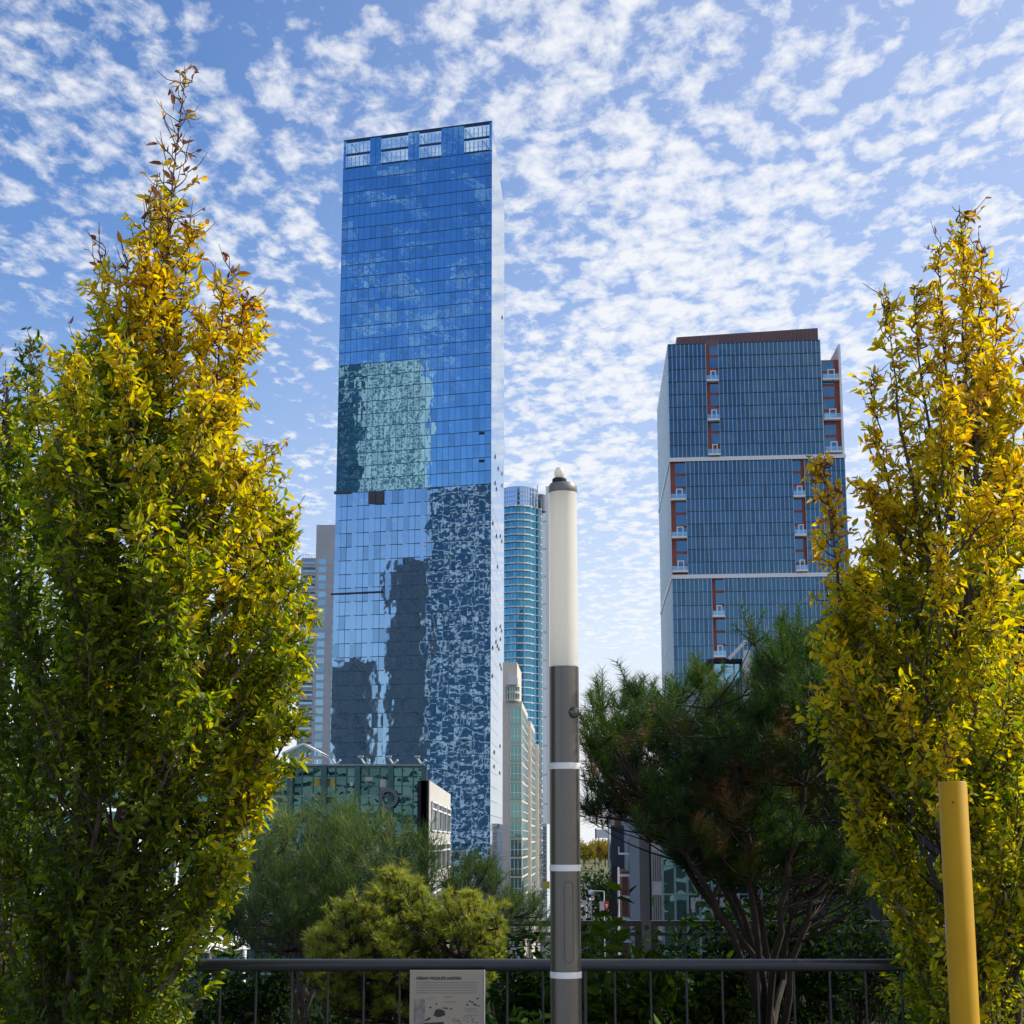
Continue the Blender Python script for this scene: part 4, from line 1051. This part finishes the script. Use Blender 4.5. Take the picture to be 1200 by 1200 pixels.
bush_out = [(x_, y_+10) for x_, y_ in [(368,1085), (395,1055), (430,1050), (452,1020), (470,1014), (490,1030), (510,1052), (545,1045), (590,1058), (588,1085), (585,1125), (560,1165), (480,1190), (400,1185), (360,1150)]]
bn = [[at(430,1150,YB), at(405,1090,YB)], [at(465,1150,YB+.1), at(468,1060,YB+.1)], [at(500,1150,YB), at(530,1090,YB)], [at(520,1160,YB-.2), at(565,1090,YB-.1)], [at(440,1160,YB+.3), at(440,1090,YB+.3)]]
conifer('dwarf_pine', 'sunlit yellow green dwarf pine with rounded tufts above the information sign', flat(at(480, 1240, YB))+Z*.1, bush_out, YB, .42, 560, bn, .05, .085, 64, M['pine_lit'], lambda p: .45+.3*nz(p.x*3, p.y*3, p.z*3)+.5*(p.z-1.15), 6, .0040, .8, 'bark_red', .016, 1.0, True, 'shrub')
YF = 12.6
fe_out = [(288,1025), (302,985), (330,970), (350,958), (380,975), (410,965), (430,985), (458,975), (480,985), (500,1010), (508,1060), (480,1105), (430,1120), (380,1125), (320,1120), (262,1110), (262,1050)]
fn = [[at(345,1120,YF), at(335,1060,YF), at(320,1000,YF)], [at(352,1120,YF), at(362,1050,YF), at(365,985,YF)], [at(360,1120,YF+.3), at(405,1050,YF+.3), at(425,980,YF+.3)], [at(370,1130,YF), at(450,1060,YF), at(470,990,YF)], [at(340,1130,YF-.3), at(312,1070,YF-.3), at(300,1020,YF-.3)]]
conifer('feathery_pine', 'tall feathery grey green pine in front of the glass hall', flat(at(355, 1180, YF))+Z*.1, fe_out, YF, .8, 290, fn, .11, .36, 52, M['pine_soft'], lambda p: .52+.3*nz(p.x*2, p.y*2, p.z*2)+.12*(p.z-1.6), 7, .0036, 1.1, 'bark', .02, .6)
YD = 13.0
conifer('pine_sapling', 'small dark pine left of the beige tower foot', flat(at(560, 1160, YD))+Z*.1, [(518,1040), (535,1012), (560,1005), (585,1025), (600,1060), (640,1062), (640,1110), (540,1110)], YD, .5, 110, [[at(556,1110,YD), at(545,1050,YD)], [at(570,1110,YD), at(600,1075,YD)]], .08, .2, 46, M['pine'], lambda p: .5+.2*nz(p.x*3, p.y*3, p.z*3), 8, .003, .9, 'bark', .02)

def shrub(name, label, c, rx, ry, h, n, ll, mat, seed, stems=7, tb=.45, group=None):
    rn = random.Random(seed); root = thing(name, c, label, 'shrub', group)
    tw = MB(); P, D, L, T = [], [], [], []
    for s_ in range(stems*5):
        th = rn.uniform(0, 2*math.pi); rr = rn.random()**.6; top = Vector(c)+Vector((math.cos(th)*rx*rr, math.sin(th)*ry*rr, h*(1-.45*rr*rr)*rn.uniform(.55,1.1)))
        b_ = Vector(c)+Vector((math.cos(th)*rx*.2*rr, math.sin(th)*ry*.2*rr, 0)); mid = b_.lerp(top,.5)+Z*h*.12
        pts = [bez(b_, mid, top, i/5) for i in range(6)]; tw.tube(pts, [.006*(1-.7*i/5) for i in range(6)], 4, cap=False)
        for k in range(n//(stems*5)):
            t = .25+.75*rn.random(); p = bez(b_, mid, top, t)+Vector((rn.gauss(0,.05), rn.gauss(0,.05), rn.gauss(0,.03)))*min(1.6, h)
            P.append(tuple(p)); D.append((rn.gauss(0,1), rn.gauss(0,1), rn.gauss(.35,.6))); L.append(ll*rn.uniform(.6,1.3)); T.append(tb+rn.gauss(0,.15)+.15*(t-.5))
    tw.build('stems', M['twig'], root); leaves('foliage', P, D, L, np.array(L)*.42, T, mat, root, .6, .2, .2); return root
bed = [(240,1185,9.0,.6,.5,.35,.06,'low dark green shrub under the left end of the railing'), (318,1190,10.5,.7,.6,.4,.07,'dark shrub at the foot of the feathery pine'), (420,1195,8.5,.5,.35,.32,.06,'broadleaf shrub just left of the information sign'),
       (610,1165,9.0,.45,.4,.62,.09,'leafy shrub between the information sign and the lamp post'), (630,1130,12.5,.6,.5,.80,.10,'round leafed shrub seen just left of the lamp post'), (712,1120,12.0,.55,.5,1.0,.12,'bright broadleaf plant right of the lamp post'), (735,1180,9.4,.5,.4,.45,.09,'light green seedling clump under the handrail, right of the lamp post'), (800,1185,9.2,.6,.45,.45,.07,'dark shrub beneath the forking pine limbs'),
       (870,1190,8.8,.6,.5,.4,.07,'low shrub hiding the foot of the dark pine'), (960,1185,9.0,.7,.5,.45,.07,'shrub between the dark pine and the yellow post'), (1050,1180,9.0,.6,.5,.5,.07,'shrub behind the right end of the handrail'), (830,1135,13.2,.5,.5,.62,.08,'yellow green shrub before the far fence'), (660,1190,8.8,.4,.4,.4,.07,'dark shrub directly behind the lamp post'),
       (530,1190,9.0,.55,.4,.40,.07,'dim shrub hidden behind the information sign'), (845,1140,13.3,.7,.4,1.15,.09,'tall dark shrub at the far fence, behind the left limbs of the pine'), (925,1140,13.4,.7,.4,1.3,.09,'tall dark shrub at the far fence, behind the middle limbs of the pine'), (1005,1140,13.3,.7,.4,1.25,.09,'tall dark shrub at the far fence, between the pine and the golden hornbeam'), (300,1150,13.4,.6,.4,.85,.08,'dark shrub at the far fence, left of the feathery pine stems'),
       (150,1190,9.5,.8,.6,.5,.07,'dark shrub behind the stem of the tall hornbeam')]
for i, (px, py, Y, rx, ry, h, ll, lab) in enumerate(bed):
    c = flat(at(px, py, Y))+Z*.1
    shrub('shrub', lab, c, rx, ry, h*1.15, 900, ll, M['shrub'], 50+i, tb=.75 if 'bright' in lab or 'light' in lab or 'yellow' in lab else .42, group='shrubs in the planting bed')
# grass and ground cover
P, D, L, T = [], [], [], []
for i in range(26000):
    x, y = random.uniform(-4.5,4.5), 7.7 + 9.3*random.random()**1.4
    hh = .05 + .30*max(0, .5+.5*nz(x*1.9, y*1.3, 2))*random.random()
    P.append((x, y, sz(x,y)+hh)); D.append((random.gauss(0,.8), random.gauss(0,.8), random.gauss(.5,.5))); L.append(random.uniform(.04,.11)); T.append(random.gauss(.2,.16))
gc = leaves('ground_cover', P, D, L, np.array(L)*.38, T, M['shrub'], None, .2, .2, .3)
struct(gc, 'stuff', 'low dark green ground cover in the planting bed', 'ground cover')

def far_tree(name, label, base, h, r, n, ll, mat, seed, tb=.5, group=None):
    rn = random.Random(seed); root = thing(name, base, label, 'tree', group); mb = MB()
    mb.tube([base, base+Z*h*.35, base+Z*h*.7+Vector((rn.gauss(0,.1*r),0,0))], [.05*r, .04*r, .015*r], 7)
    blobs = []
    for k in range(14):
        th = rn.uniform(0,6.28); q = rn.random()**.5; blobs.append((base+Vector((math.cos(th)*r*.7*q, math.sin(th)*r*.7*q, h*rn.uniform(.38,.9)*(1-.15*q))), r*rn.uniform(.28,.5)))
        mb.tube([base+Z*h*.35, base.lerp(blobs[-1][0],.6)+Z*h*.15, blobs[-1][0]], [.02*r,.014*r,.005*r], 4)
    mb.build('trunk', M['bark'], root)
    P, D, L, T = [], [], [], []
    for i in range(n):
        c, br = rn.choice(blobs); v = Vector((rn.gauss(0,1), rn.gauss(0,1), rn.gauss(0,.8))).normalized()*br*rn.random()**.35
        P.append(tuple(c+v)); D.append((rn.gauss(0,1), rn.gauss(0,1), rn.gauss(0,1))); L.append(ll*rn.uniform(.6,1.3)); T.append(tb+rn.gauss(0,.15)+.2*v.z/br)
    leaves('crown', P, D, L, np.array(L)*.6, T, mat, root); return root
def on(px, py, Y): return flat(at(px, py, Y))+Z*STREET
far_tree('street_tree', 'dark green street tree below the autumn hill, right of the lamp post', on(705,1040,330), 21, 8, 2600, .9, M['treeleaf'], 1, .3, 'street trees')
far_tree('street_tree', 'mid green street tree in front of the darker one, beside the red banner', on(708,1050,235), 17, 4.6, 2400, .6, M['treeleaf'], 2, .75, 'street trees')
far_tree('street_tree', 'bright green street tree at the foot of the beige tower', on(637,1060,190), 15.5, 3.6, 2000, .5, M['treeleaf'], 3, .95, 'street trees')
far_tree('street_tree', 'dark street tree at the foot of the mirror tower', on(545,1050,210), 19, 7, 2400, .7, M['treeleaf'], 4, .3, 'street trees')
hl = ['golden tree on the hill just right of the lamp post', 'tawny tree on the hill below the billboard', 'ochre tree on the hill next to the grey glass block', 'olive tree on the hill at the left of the street end', 'golden tree on the hill seen behind the white slab block']
for i, (px, Y, h) in enumerate(((684,1120,24), (697,1160,25), (709,1130,24), (668,1140,24), (645,1150,23), (676,1220,27), (704,1240,27))):
    lab = (hl + ['taller amber tree behind the golden one on the hill', 'taller rusty tree on the hill crest under the billboard'])[i]
    p = flat(at(px, 990, Y))+Z*(STREET+8)
    far_tree('hill_tree', lab, p, h*.75, 9.5, 1500, 1.3, M['autumnleaf'], 20+i, .35+.1*(i%4), 'autumn trees on the hill')

# ================================================================== STREET FURNITURE FAR AWAY
bb = thing('billboard', flat(at(706,990,1090))+Z*(STREET+8), 'pale billboard on legs above the autumn hill', 'billboard')
pb = at(707, 977, 1090); mb = MB(); mb.cbox(pb, 9.5, .6, 5.5); mb.build('panel', M['palegrey'], bb)
mb = MB(); mb.cbox((pb.x-5, pb.y, pb.z), .8, .7, 6.5); mb.build('edge', M['charcoal'], bb)
for dx in (-3, 3):
    mb = MB(); mb.bar((pb.x+dx, pb.y+.5, STREET+8), (pb.x+dx, pb.y+.5, pb.z-2), .5); mb.build('leg', M['charcoal'], bb)
bp = thing('banner_post', on(708,1060,230), 'grey post with a white and red banner beside the street', 'street sign')
q = at(708,1062,230); mb = MB(); mb.tube([on(708,1060,230), Vector((q.x, q.y, q.z+2))], .08, 8); mb.tube([Vector((q.x,q.y,q.z+2)), Vector((q.x-2.2,q.y,q.z+2.1))], .05, 6); mb.build('post', M['palegrey'], bp)
mb = MB(); mb.cbox((q.x+.32, q.y-.1, q.z+.05), .62, .05, 1.25); mb.build('banner', M['signred'], bp)
mb = MB(); mb.cbox((q.x-.32, q.y-.1, q.z+.05), .6, .05, 1.2); mb.build('banner', M['sticker'], bp, 'pale half of the banner')
mb = MB(); mb.cbox((q.x+.32, q.y-.14, q.z+.2), .3, .02, .12); mb.cbox((q.x+.36, q.y-.14, q.z-.05), .12, .02, .35); mb.build('mark', M['white'], bp)
fp = tag((lambda mb: (mb.tube([on(724.5,1070,150), at(724.5,1016,150)], [.13,.08], 8), mb.build('flag_pole', M['palegrey'], smooth=True, origin=on(724.5,1070,150)))[1])(MB()), 'tall thin pale pole in front of the brick block', 'pole')
for i, (px, py, Y, lab) in enumerate(((693,1048,260,'street lamp with a round white head beside the lamp post'), (633,1045,280,'street lamp with a white head left of the lamp post'))):
    sl = thing('street_lamp', on(px,py,Y), lab, 'street lamp', 'street lamps'); q = at(px,py,Y)
    mb = MB(); mb.tube([on(px,py,Y), q], [.1,.06], 8); mb.build('post', M['palegrey'], sl)
    mb = MB(); mb.lathe([(.1,-.1), (.45,0), (.5,.3), (.3,.6), (.05,.7)], 14, 0, q); mb.build('lamp_head', M['white'], sl, smooth=True)
ys = thing('yellow_sign', on(640,1038,260), 'yellow square sign on a post left of the lamp post', 'street sign')
q = at(640,1037,260); mb = MB(); mb.tube([on(640,1038,260), q], .07, 6); mb.build('post', M['palegrey'], ys); mb = MB(); mb.cbox((q.x,q.y-.12,q.z), 1.1,.05,1.1); mb.build('panel', M['signyel'], ys)
def car(label, p, mat, rz):
    c = thing('parked_car', Vector((0,0,0)), label, 'car', 'cars on the street')
    mb = MB(); pr_ = [(-2.1,.35), (-2.15,.8), (-1.5,.95), (-.9,1.42), (.7,1.45), (1.35,1.0), (2.1,.85), (2.15,.35)]
    for s_ in (0,): 
        a = [(-.86, y, z) for y, z in pr_]; b = [(.86, y, z) for y, z in pr_]
        mb.face(a); mb.face(b[::-1])
        for k in range(8): j = (k+1)%8; mb.face([a[k], b[k], b[j], a[j]][::-1])
    mb.build('body', mat, c)
    mb = MB(); mb.box((-.87,-.8,1.0), (1.74,0,0), (0,1.5,0), (0,0,.34)); mb.build('side_window', M['dark'], c)
    for x in (-.8, .8):
        for y in (-1.3, 1.35):
            mb = MB(); mb.tube([(x-.1,y,.32), (x+.1,y,.32)], .32, 14); mb.build('wheel', M['rubber'], c)
        mb = MB(); mb.cbox((x*.8, -2.14, .68), .3,.06,.16); mb.build('tail_light', M['signred'], c)
    c.location = p; c.rotation_euler = (0,0,rz); return c
rzs = -math.atan2(sv.x, sv.y)
car('silver car on the road below the autumn hill', Vector((ctr(640)-2, 640, STREET+.01)), M['carpaint'], rzs)
car('dark car parked by the right hand kerb of the street', Vector((ctr(600)+5.5, 600, STREET+.01)), M['cardark'], rzs)
car('white car on the road far down the street', Vector((ctr(720)+2, 720, STREET+.01)), M['white'], rzs)

# ================================================================== FOREGROUND FURNITURE
#--FURN--
# lamp post
YLp = 6.6
sc = YLp/F
pb = at(663.5, 1200, YLp); lx, ly = at(661, 800, YLp).x, YLp
zz = lambda py: at(661, py, YLp).z
lp = thing('lamp_post', (lx, ly, 0), 'tall round lamp post with long white diffuser and grey banded shaft', 'lamp post')
r0 = 17.4*sc
mb = MB(); mb.lathe([(r0*1.02,0), (r0*1.0,zz(1040)), (r0*.995,zz(782))], 56, 0, (lx,ly,0)); mb.build('shaft', M['lamp_metal'], lp, smooth=True)
mb = MB(); mb.lathe([(r0*.955,zz(781)), (r0*.955,zz(577))], 56, 0, (lx,ly,0)); mb.build('diffuser', M['diffuser'], lp, smooth=True)
for py in (898, 1017, 1142):
    mb = MB(); mb.lathe([(r0*1.0,zz(py+3.8)), (r0*1.035,zz(py+3.5)), (r0*1.035,zz(py-3.5)), (r0*1.0,zz(py-3.8))], 56, 0, (lx,ly,0), cap=False); mb.build('white_ring', M['white'], lp, smooth=True)
mb = MB(); mb.lathe([(r0*.93,zz(578.5)), (r0*.99,zz(577)), (r0*.98,zz(570)), (r0*.86,zz(567)), (r0*.5,zz(566))], 48, 0, (lx,ly,0)); mb.build('cap', M['lamp_cap'], lp, smooth=True)
bx_ = lx-4*sc
mb = MB(); mb.lathe([(r0*.47,zz(566.5)), (r0*.5,zz(565.5)), (r0*.5,zz(562)), (r0*.42,zz(560.5))], 30, 0, (bx_,ly,0)); mb.build('sensor_base', M['dark'], lp, smooth=True)
mb = MB(); mb.lathe([(r0*.26,zz(560.5)), (r0*.34,zz(558)), (r0*.36,zz(554)), (r0*.30,zz(550.5)), (r0*.2,zz(548)), (.001,zz(547))], 30, 0, (bx_,ly,0)); mb.build('sensor_dome', M['diffuser'], lp, smooth=True)
# round sensor eye and access hatch on the shaft
kx = at(672.5, 836, YLp-.05); mb = MB()
ang = math.asin(max(-1, min(1, (kx.x-lx)/r0))); nrm = Vector((math.sin(ang), -math.cos(ang), 0)); c0 = Vector((lx,ly,zz(836)))+nrm*r0*.94
for k in range(7):
    pass
prf = [(6.6*sc,0), (6.6*sc,2*sc), (6.0*sc,4.2*sc), (4.2*sc,6.6*sc), (2*sc,7.7*sc), (.0005,8*sc)]
a_ = nrm.cross(Z).normalized(); i0 = 0
for r_, h in prf:
    for j in range(24):
        tt = 2*math.pi*j/24; p = c0 + nrm*h + a_*r_*math.cos(tt) + Z*r_*math.sin(tt); mb.v.append(tuple(p))
for k in range(len(prf)-1):
    for j in range(24): mb.f.append((k*24+(j+1)%24, k*24+j, (k+1)*24+j, (k+1)*24+(j+1)%24)); mb.m.append(0)
mb.build('sensor_eye', M['steel'], lp, smooth=True)
def shaft_pt(x_off, z, r): a = math.asin(x_off/r0); return Vector((lx+math.sin(a)*r, ly-math.cos(a)*r, z))
mb = MB()
def groove(x0, x1, z0, z1, w_):
    n_ = 14; path = []
    for k in range(n_+1): tt = math.pi*k/n_; path.append(((x0+x1)/2-(x1-x0)/2*math.cos(tt), z1+(x1-x0)/2*math.sin(tt)))
    for k in range(n_+1): tt = math.pi*k/n_; path.append(((x0+x1)/2+(x1-x0)/2*math.cos(tt), z0-(x1-x0)/2*math.sin(tt)))
    path.append(path[0]); mb.tube([shaft_pt(x, z, r0*1.002) for x, z in path], w_, 5, cap=False)
groove(-2*sc, 8*sc, zz(1122), zz(1038), .0011)
mb.build('access_hatch', M['rail'], lp)
mb = MB(); mb.lathe([(r0*1.6,0), (r0*1.6,.02), (r0*1.2,.03)], 40, 0, (lx,ly,0)); mb.build('base_plate', M['lamp_metal'], lp)
# railing
YRl = 7.45; zr_ = at(600, 1131, YRl).z
rl = thing('railing', (0, YRl, 0), 'dark steel railing with a thick round handrail and thin balusters', 'railing')
xa, xb = at(120,1131,YRl).x, at(1180,1131,YRl).x
mb = MB(); mb.tube([(xa,YRl,zr_), (-1,YRl,zr_), (0,YRl,zr_), (1,YRl,zr_), (xb,YRl,zr_)], .0268, 24); mb.build('handrail', M['rail'], rl, smooth=True)
mb = MB(); mb.tube([(xa,YRl,.12), (xb,YRl,.12)], .016, 12); mb.build('bottom_rail', M['rail'], rl, smooth=True)
x = xa+.05
while x < xb:
    mb = MB(); mb.tube([(x,YRl,.12), (x,YRl,zr_-.02)], .0055, 8, cap=False); mb.build('baluster', M['rail'], rl, smooth=True); x += 40.5*YRl/F
for px in (185, 686, 1090):
    x = at(px,1131,YRl).x; mb = MB(); mb.cbox((x, YRl+.02, zr_/2), .012, .05, zr_); mb.build('post', M['rail'], rl)
# far fence at the edge of the deck
YFn = 14.2
fc = thing('edge_fence', (0, YFn, 0), 'bronze framed wire mesh fence at the far edge of the planting', 'fence')
zt_ = at(700,1079,YFn).z
segs = []; xk = at(752,1079,YFn).x; wd = 2.55
for k in range(-3, 4): segs.append((xk - wd + k*(wd+.075), xk + k*(wd+.075)))
for a, b in segs:
    mb = MB()
    for x in (a, b-.06): mb.box((x,YFn,.0), (.06,0,0), (0,.05,0), (0,0,zt_-.045))
    mb.box((a,YFn,zt_-.045), (b-a,0,0), (0,.05,0), (0,0,.045)); mb.box((a+.06,YFn+.01,zt_-.125), (b-a-.12,0,0), (0,.03,0), (0,0,.03)); mb.box((a+.06,YFn+.01,.12), (b-a-.12,0,0), (0,.03,0), (0,0,.03))
    pf = mb.build('panel_frame', M['fence'], fc)
    mb = MB(); x = a+.1
    while x < b-.1: mb.box((x,YFn+.024,.15), (.004,0,0), (0,.004,0), (0,0,zt_-.275)); x += .10
    z_ = .2
    while z_ < zt_-.14: mb.box((a+.06,YFn+.02,z_), (b-a-.12,0,0), (0,.0035,0), (0,0,.004)); z_ += .10
    mb.build('wire_mesh', M['fence'], pf)
# information sign hung on the railing
YS = YRl-.06
s0 = at(480.5,1137,YS); s1_ = at(567.5,1137,YS); sw = s1_.x-s0.x; stop = s0.z; sh = .50
sg = thing('information_sign', (s0.x, YS, stop-sh), 'pale garden information sign with dark drawings hung on the railing', 'sign')
mb = MB(); mb.box((s0.x,YS,stop-sh), (sw,0,0), (0,.012,0), (0,0,sh)); mb.build('panel', M['signboard'], sg)
mb = MB(); mb.box((s1_.x,YS-.006,stop-sh), (.004,0,0), (0,.02,0), (0,0,sh)); mb.build('sunlit_edge', M['white'], sg)  # white strip paints in the sun catching the panel's right edge
q = sw/87
text_mesh('URBAN WILDLIFE GARDEN', q*4.35, 'heading', M['ink'], sg, (s0.x+q*7.5, YS-.0015, stop-q*10.5), (R(90),0,0), .0004, True)
mb = MB(); rr = random.Random(3)
for k in range(5):
    x = s0.x+q*7.5
    while x < s0.x+q*78:
        w_ = q*rr.uniform(1.2,4.2); mb.box((x,YS-.001,stop-q*(14.5+2.9*k)), (min(w_, s0.x+q*79-x),0,0), (0,.0008,0), (0,0,q*1.1)); x += w_+q*.7
for (x, z, w_, h) in ((41,30.5,9,1.4), (41,36.5,14,1.2), (65,44,14,.9), (65,46.5,15,.9), (65,51,15,.9), (20,32,12,.7)): mb.box((s0.x+q*x,YS-.001,stop-q*z), (q*w_,0,0), (0,.0008,0), (0,0,q*h))
mb.build('text_line', M['ink2'], sg)
mb = MB(); mb.box((s0.x+q*5,YS-.001,stop-q*64), (q*13,0,0), (0,.0008,0), (0,0,q*32)); mb.build('picture', M['signphoto'], sg)
mb = MB()
def ink(pts): mb.face([(s0.x+q*a, YS-.0016, stop-q*b) for a, b in pts][::-1])
ink([(28,51), (30,45), (33,43.5), (37,44), (41,46), (42,50), (38,52), (33,53)]); ink([(17,62), (17,59.5), (40,58), (40,61.5)]); ink([(17,57), (22,53.5), (25,53), (24.5,55), (20,57)])
for (x, y) in ((40,42.5), (43,43), (48,43.5), (31,38), (24,42), (67,39), (73,36), (79,32), (76,38.5), (70,35)):
    ink([(x-1.6,y+.5), (x,y-1.0), (x+2.0,y-.6), (x+1.2,y+.8)])
ink([(74,38), (82,40), (82,40.8), (74,39)])
for k in range(40):
    x, y = rr.uniform(45,80), rr.uniform(52,66); ink([(x-.6,y), (x,y-.7), (x+.7,y), (x,y+.6)])
mb.build('drawing', M['ink'], sg)
for dx in (.08, .92):
    mb = MB(); mb.box((s0.x+sw*dx-.008,YS+.012,stop-.05), (.016,0,0), (0,.03,0), (0,0,.045)); mb.build('bracket', M['rail'], sg)
# yellow post
YY = 5.6; sy = YY/F
yx = at(1117, 935, YY).x; yt = at(1117, 916, YY).z
yp = thing('yellow_post', (yx, YY, 0), 'plain yellow round steel post in front of the golden hornbeam', 'post')
mb = MB(); mb.lathe([(16.3*sy,0), (16.3*sy,yt-.003), (15.6*sy,yt)], 48, 0, (yx,YY,0)); mb.build('shaft', M['yellow'], yp, smooth=True)
mb = MB(); mb.lathe([(0.03*sy, 0), (16.9*sy,0), (16.9*sy,.012), (16.0*sy,.016)], 48, 0, (yx,YY,0)); mb.build('base_collar', M['yellow'], yp, smooth=True)
zst = at(1107, 1088, YY).z; mb = MB()
for k in range(4):
    a0, a1 = R(262+3.5*k-90-0), R(262+3.5*(k+1)-90)
    f_ = lambda a, z: (yx+math.cos(a)*16.5*sy, YY+math.sin(a)*16.5*sy, z)
    mb.face([f_(a0,zst-.035), f_(a1,zst-.035), f_(a1,zst+.035), f_(a0,zst+.035)])
mb.build('sticker', M['sticker'], yp)
mb = MB(); bp_ = at(1117,940,YY-16.5*sy); mb.lathe([(.004,-.002), (.004,.002)], 10, 0, bp_); mb.build('bolt', M['rail'], yp)
S.cycles.max_bounces = 4
S.cycles.diffuse_bounces = 2
S.cycles.glossy_bounces = 3
S.cycles.transmission_bounces = 3
S.cycles.transparent_max_bounces = 8
